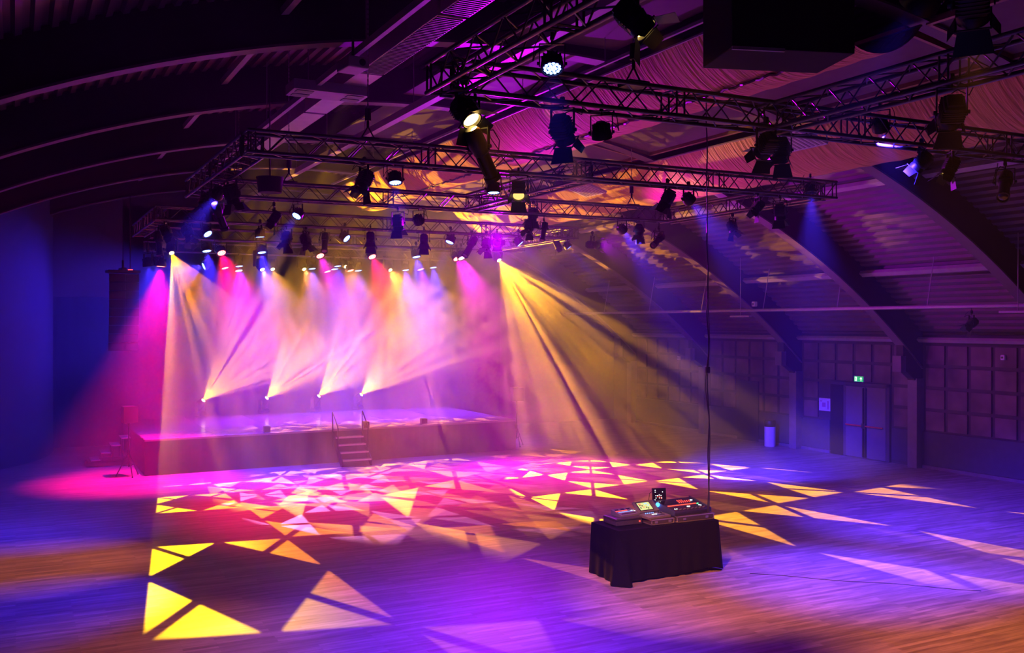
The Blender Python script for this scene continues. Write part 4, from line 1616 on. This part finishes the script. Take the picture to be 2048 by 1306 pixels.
p = on_wall(1650, 809)
pl = thing('escape_plan', 'square framed escape plan on the wall left of the door', 'sign', p)
MB().b2((-.015, -.24, -.2), (.01, .24, .2)).build('frame', M['white'], pl)
pap = MB().b2((-.02, -.22, -.18), (-.014, .22, .18)).build('paper', mat('printed_paper', (.55, .52, .7), .7, noise=(9, .15)), pl)
MB().b2((-.023, -.05, -.08), (-.019, .1, .06)).b2((-.023, .1, .09), (-.019, .19, .12)).b2((-.023, -.19, -.15), (-.019, -.12, .12)).build('plan_drawing', mat('plan_ink', (.35, .12, .4), .7), pl)

p = on_wall(1573, 878)
bn = thing('waste_bin', 'pale cylindrical waste bin standing beside the wall post', 'bin', (22.55, 25.2, 0))
MB().lathe([(0, 0), (.17, 0), (.185, .02), (.185, .66), (.17, .67), (0, .67)], 24).build('bin_body', M['white'], bn, smooth=True)
MB().lathe([(.19, .665), (.2, .68), (.2, .84), (.17, .88), (0, .88), (0, .665)], 24).build('bin_lid', M['black'], bn, smooth=True)

for (x, y, X, nm, lb, cat) in ((2008, 715, WX1 - .06, 'wall_sensor', 'small white wall sensor at the right edge', 'sensor'),
                               (1359, 716, WX1 - .06, 'wall_sensor', 'small hazy white wall sensor left of the panels', 'sensor')):
    p = at(x, y, X=X)
    o = thing(nm, lb, cat, p)
    MB().b2((-.07, -.06, -.07), (.05, .06, .07), bevel=.02).build('housing', M['white'], o)
    MB().cyl((-.08, 0, 0), (-.07, 0, 0), .03, n=12).build('lens', M['glass_dark'], o)

# pipe along the right roof edge
PXX = 20.3
pz = at(1700, 617, X=PXX).z
pp = thing('service_pipe', 'long pale pipe running level under the right roof slope', 'pipe', (PXX, 17, pz))
MB().cyl((0, -16, 0), (0, 18, 0), .045, n=12).build('tube', M['pale'], pp, smooth=True)
mb = MB()
for q in range(11):
    y = -15 + q * 3
    mb.cyl((0, y, 0), (.25, y, arc_z(PXX + .25, RO) - .08 - pz), .012, n=6)
mb.build('hanger_rod', M['pale'], pp)
p = at(1509, 616, X=PXX)
o = thing('security_camera', 'small white device on the pipe at the rib', 'camera', p)
MB().b2((-.06, -.07, .045), (.06, .07, .2), bevel=.02).build('housing', M['white'], o)
MB().cyl((-.07, 0, .12), (-.06, 0, .12), .035, n=12).build('lens', M['glass_dark'], o)
for (x, y, lb) in ((1481, 633, 'short pale lamp strip below the pipe near the far rib'), (2036, 624, 'short pale lamp strip below the pipe at the right edge')):
    p = at(x, y, X=PXX - .3)
    o = thing('strip_light', lb, 'strip light', p)
    MB().b2((-.05, -.45, -.02), (.05, .45, .03), bevel=.008).build('housing', M['pale'], o)
    MB().cyl((0, 0, .03), (.0, 0, arc_z(PXX - .3, RO) - .08 - p.z), .01, n=6).build('hanger_rod', M['pale'], o)
p = at(1943, 640, X=PXX)
fixture('fresnel', (p.x, p.y, pz - .42), Vector((p.x - 2, p.y + 1, pz - 2.5)), 'small dark fresnel hanging from the pipe at right', chord=pz - .02, scale=.8)
# pale speaker tiles beneath right ceiling
for (x, y, lb) in ((1170, 381, 'pale rectangular ceiling vent by the pink-lit roof'), (1590, 283, 'violet-lit ceiling vent beside the dark rib')):
    p = at(x, y, Z=7.55)
    o = thing('ceiling_vent', lb, 'air vent', (p.x, p.y, p.z))
    o.rotation_euler = (0, R(18), 0)
    MB().b2((-.35, -.5, 0), (.35, .5, .06)).build('vent_frame', M['white'], o)
    mb = MB()
    for q in range(8):
        mb.b2((-.3, -.45 + q * .115, -.008), (.3, -.40 + q * .115, 0))
    mb.build('slat', M['pale'], o)
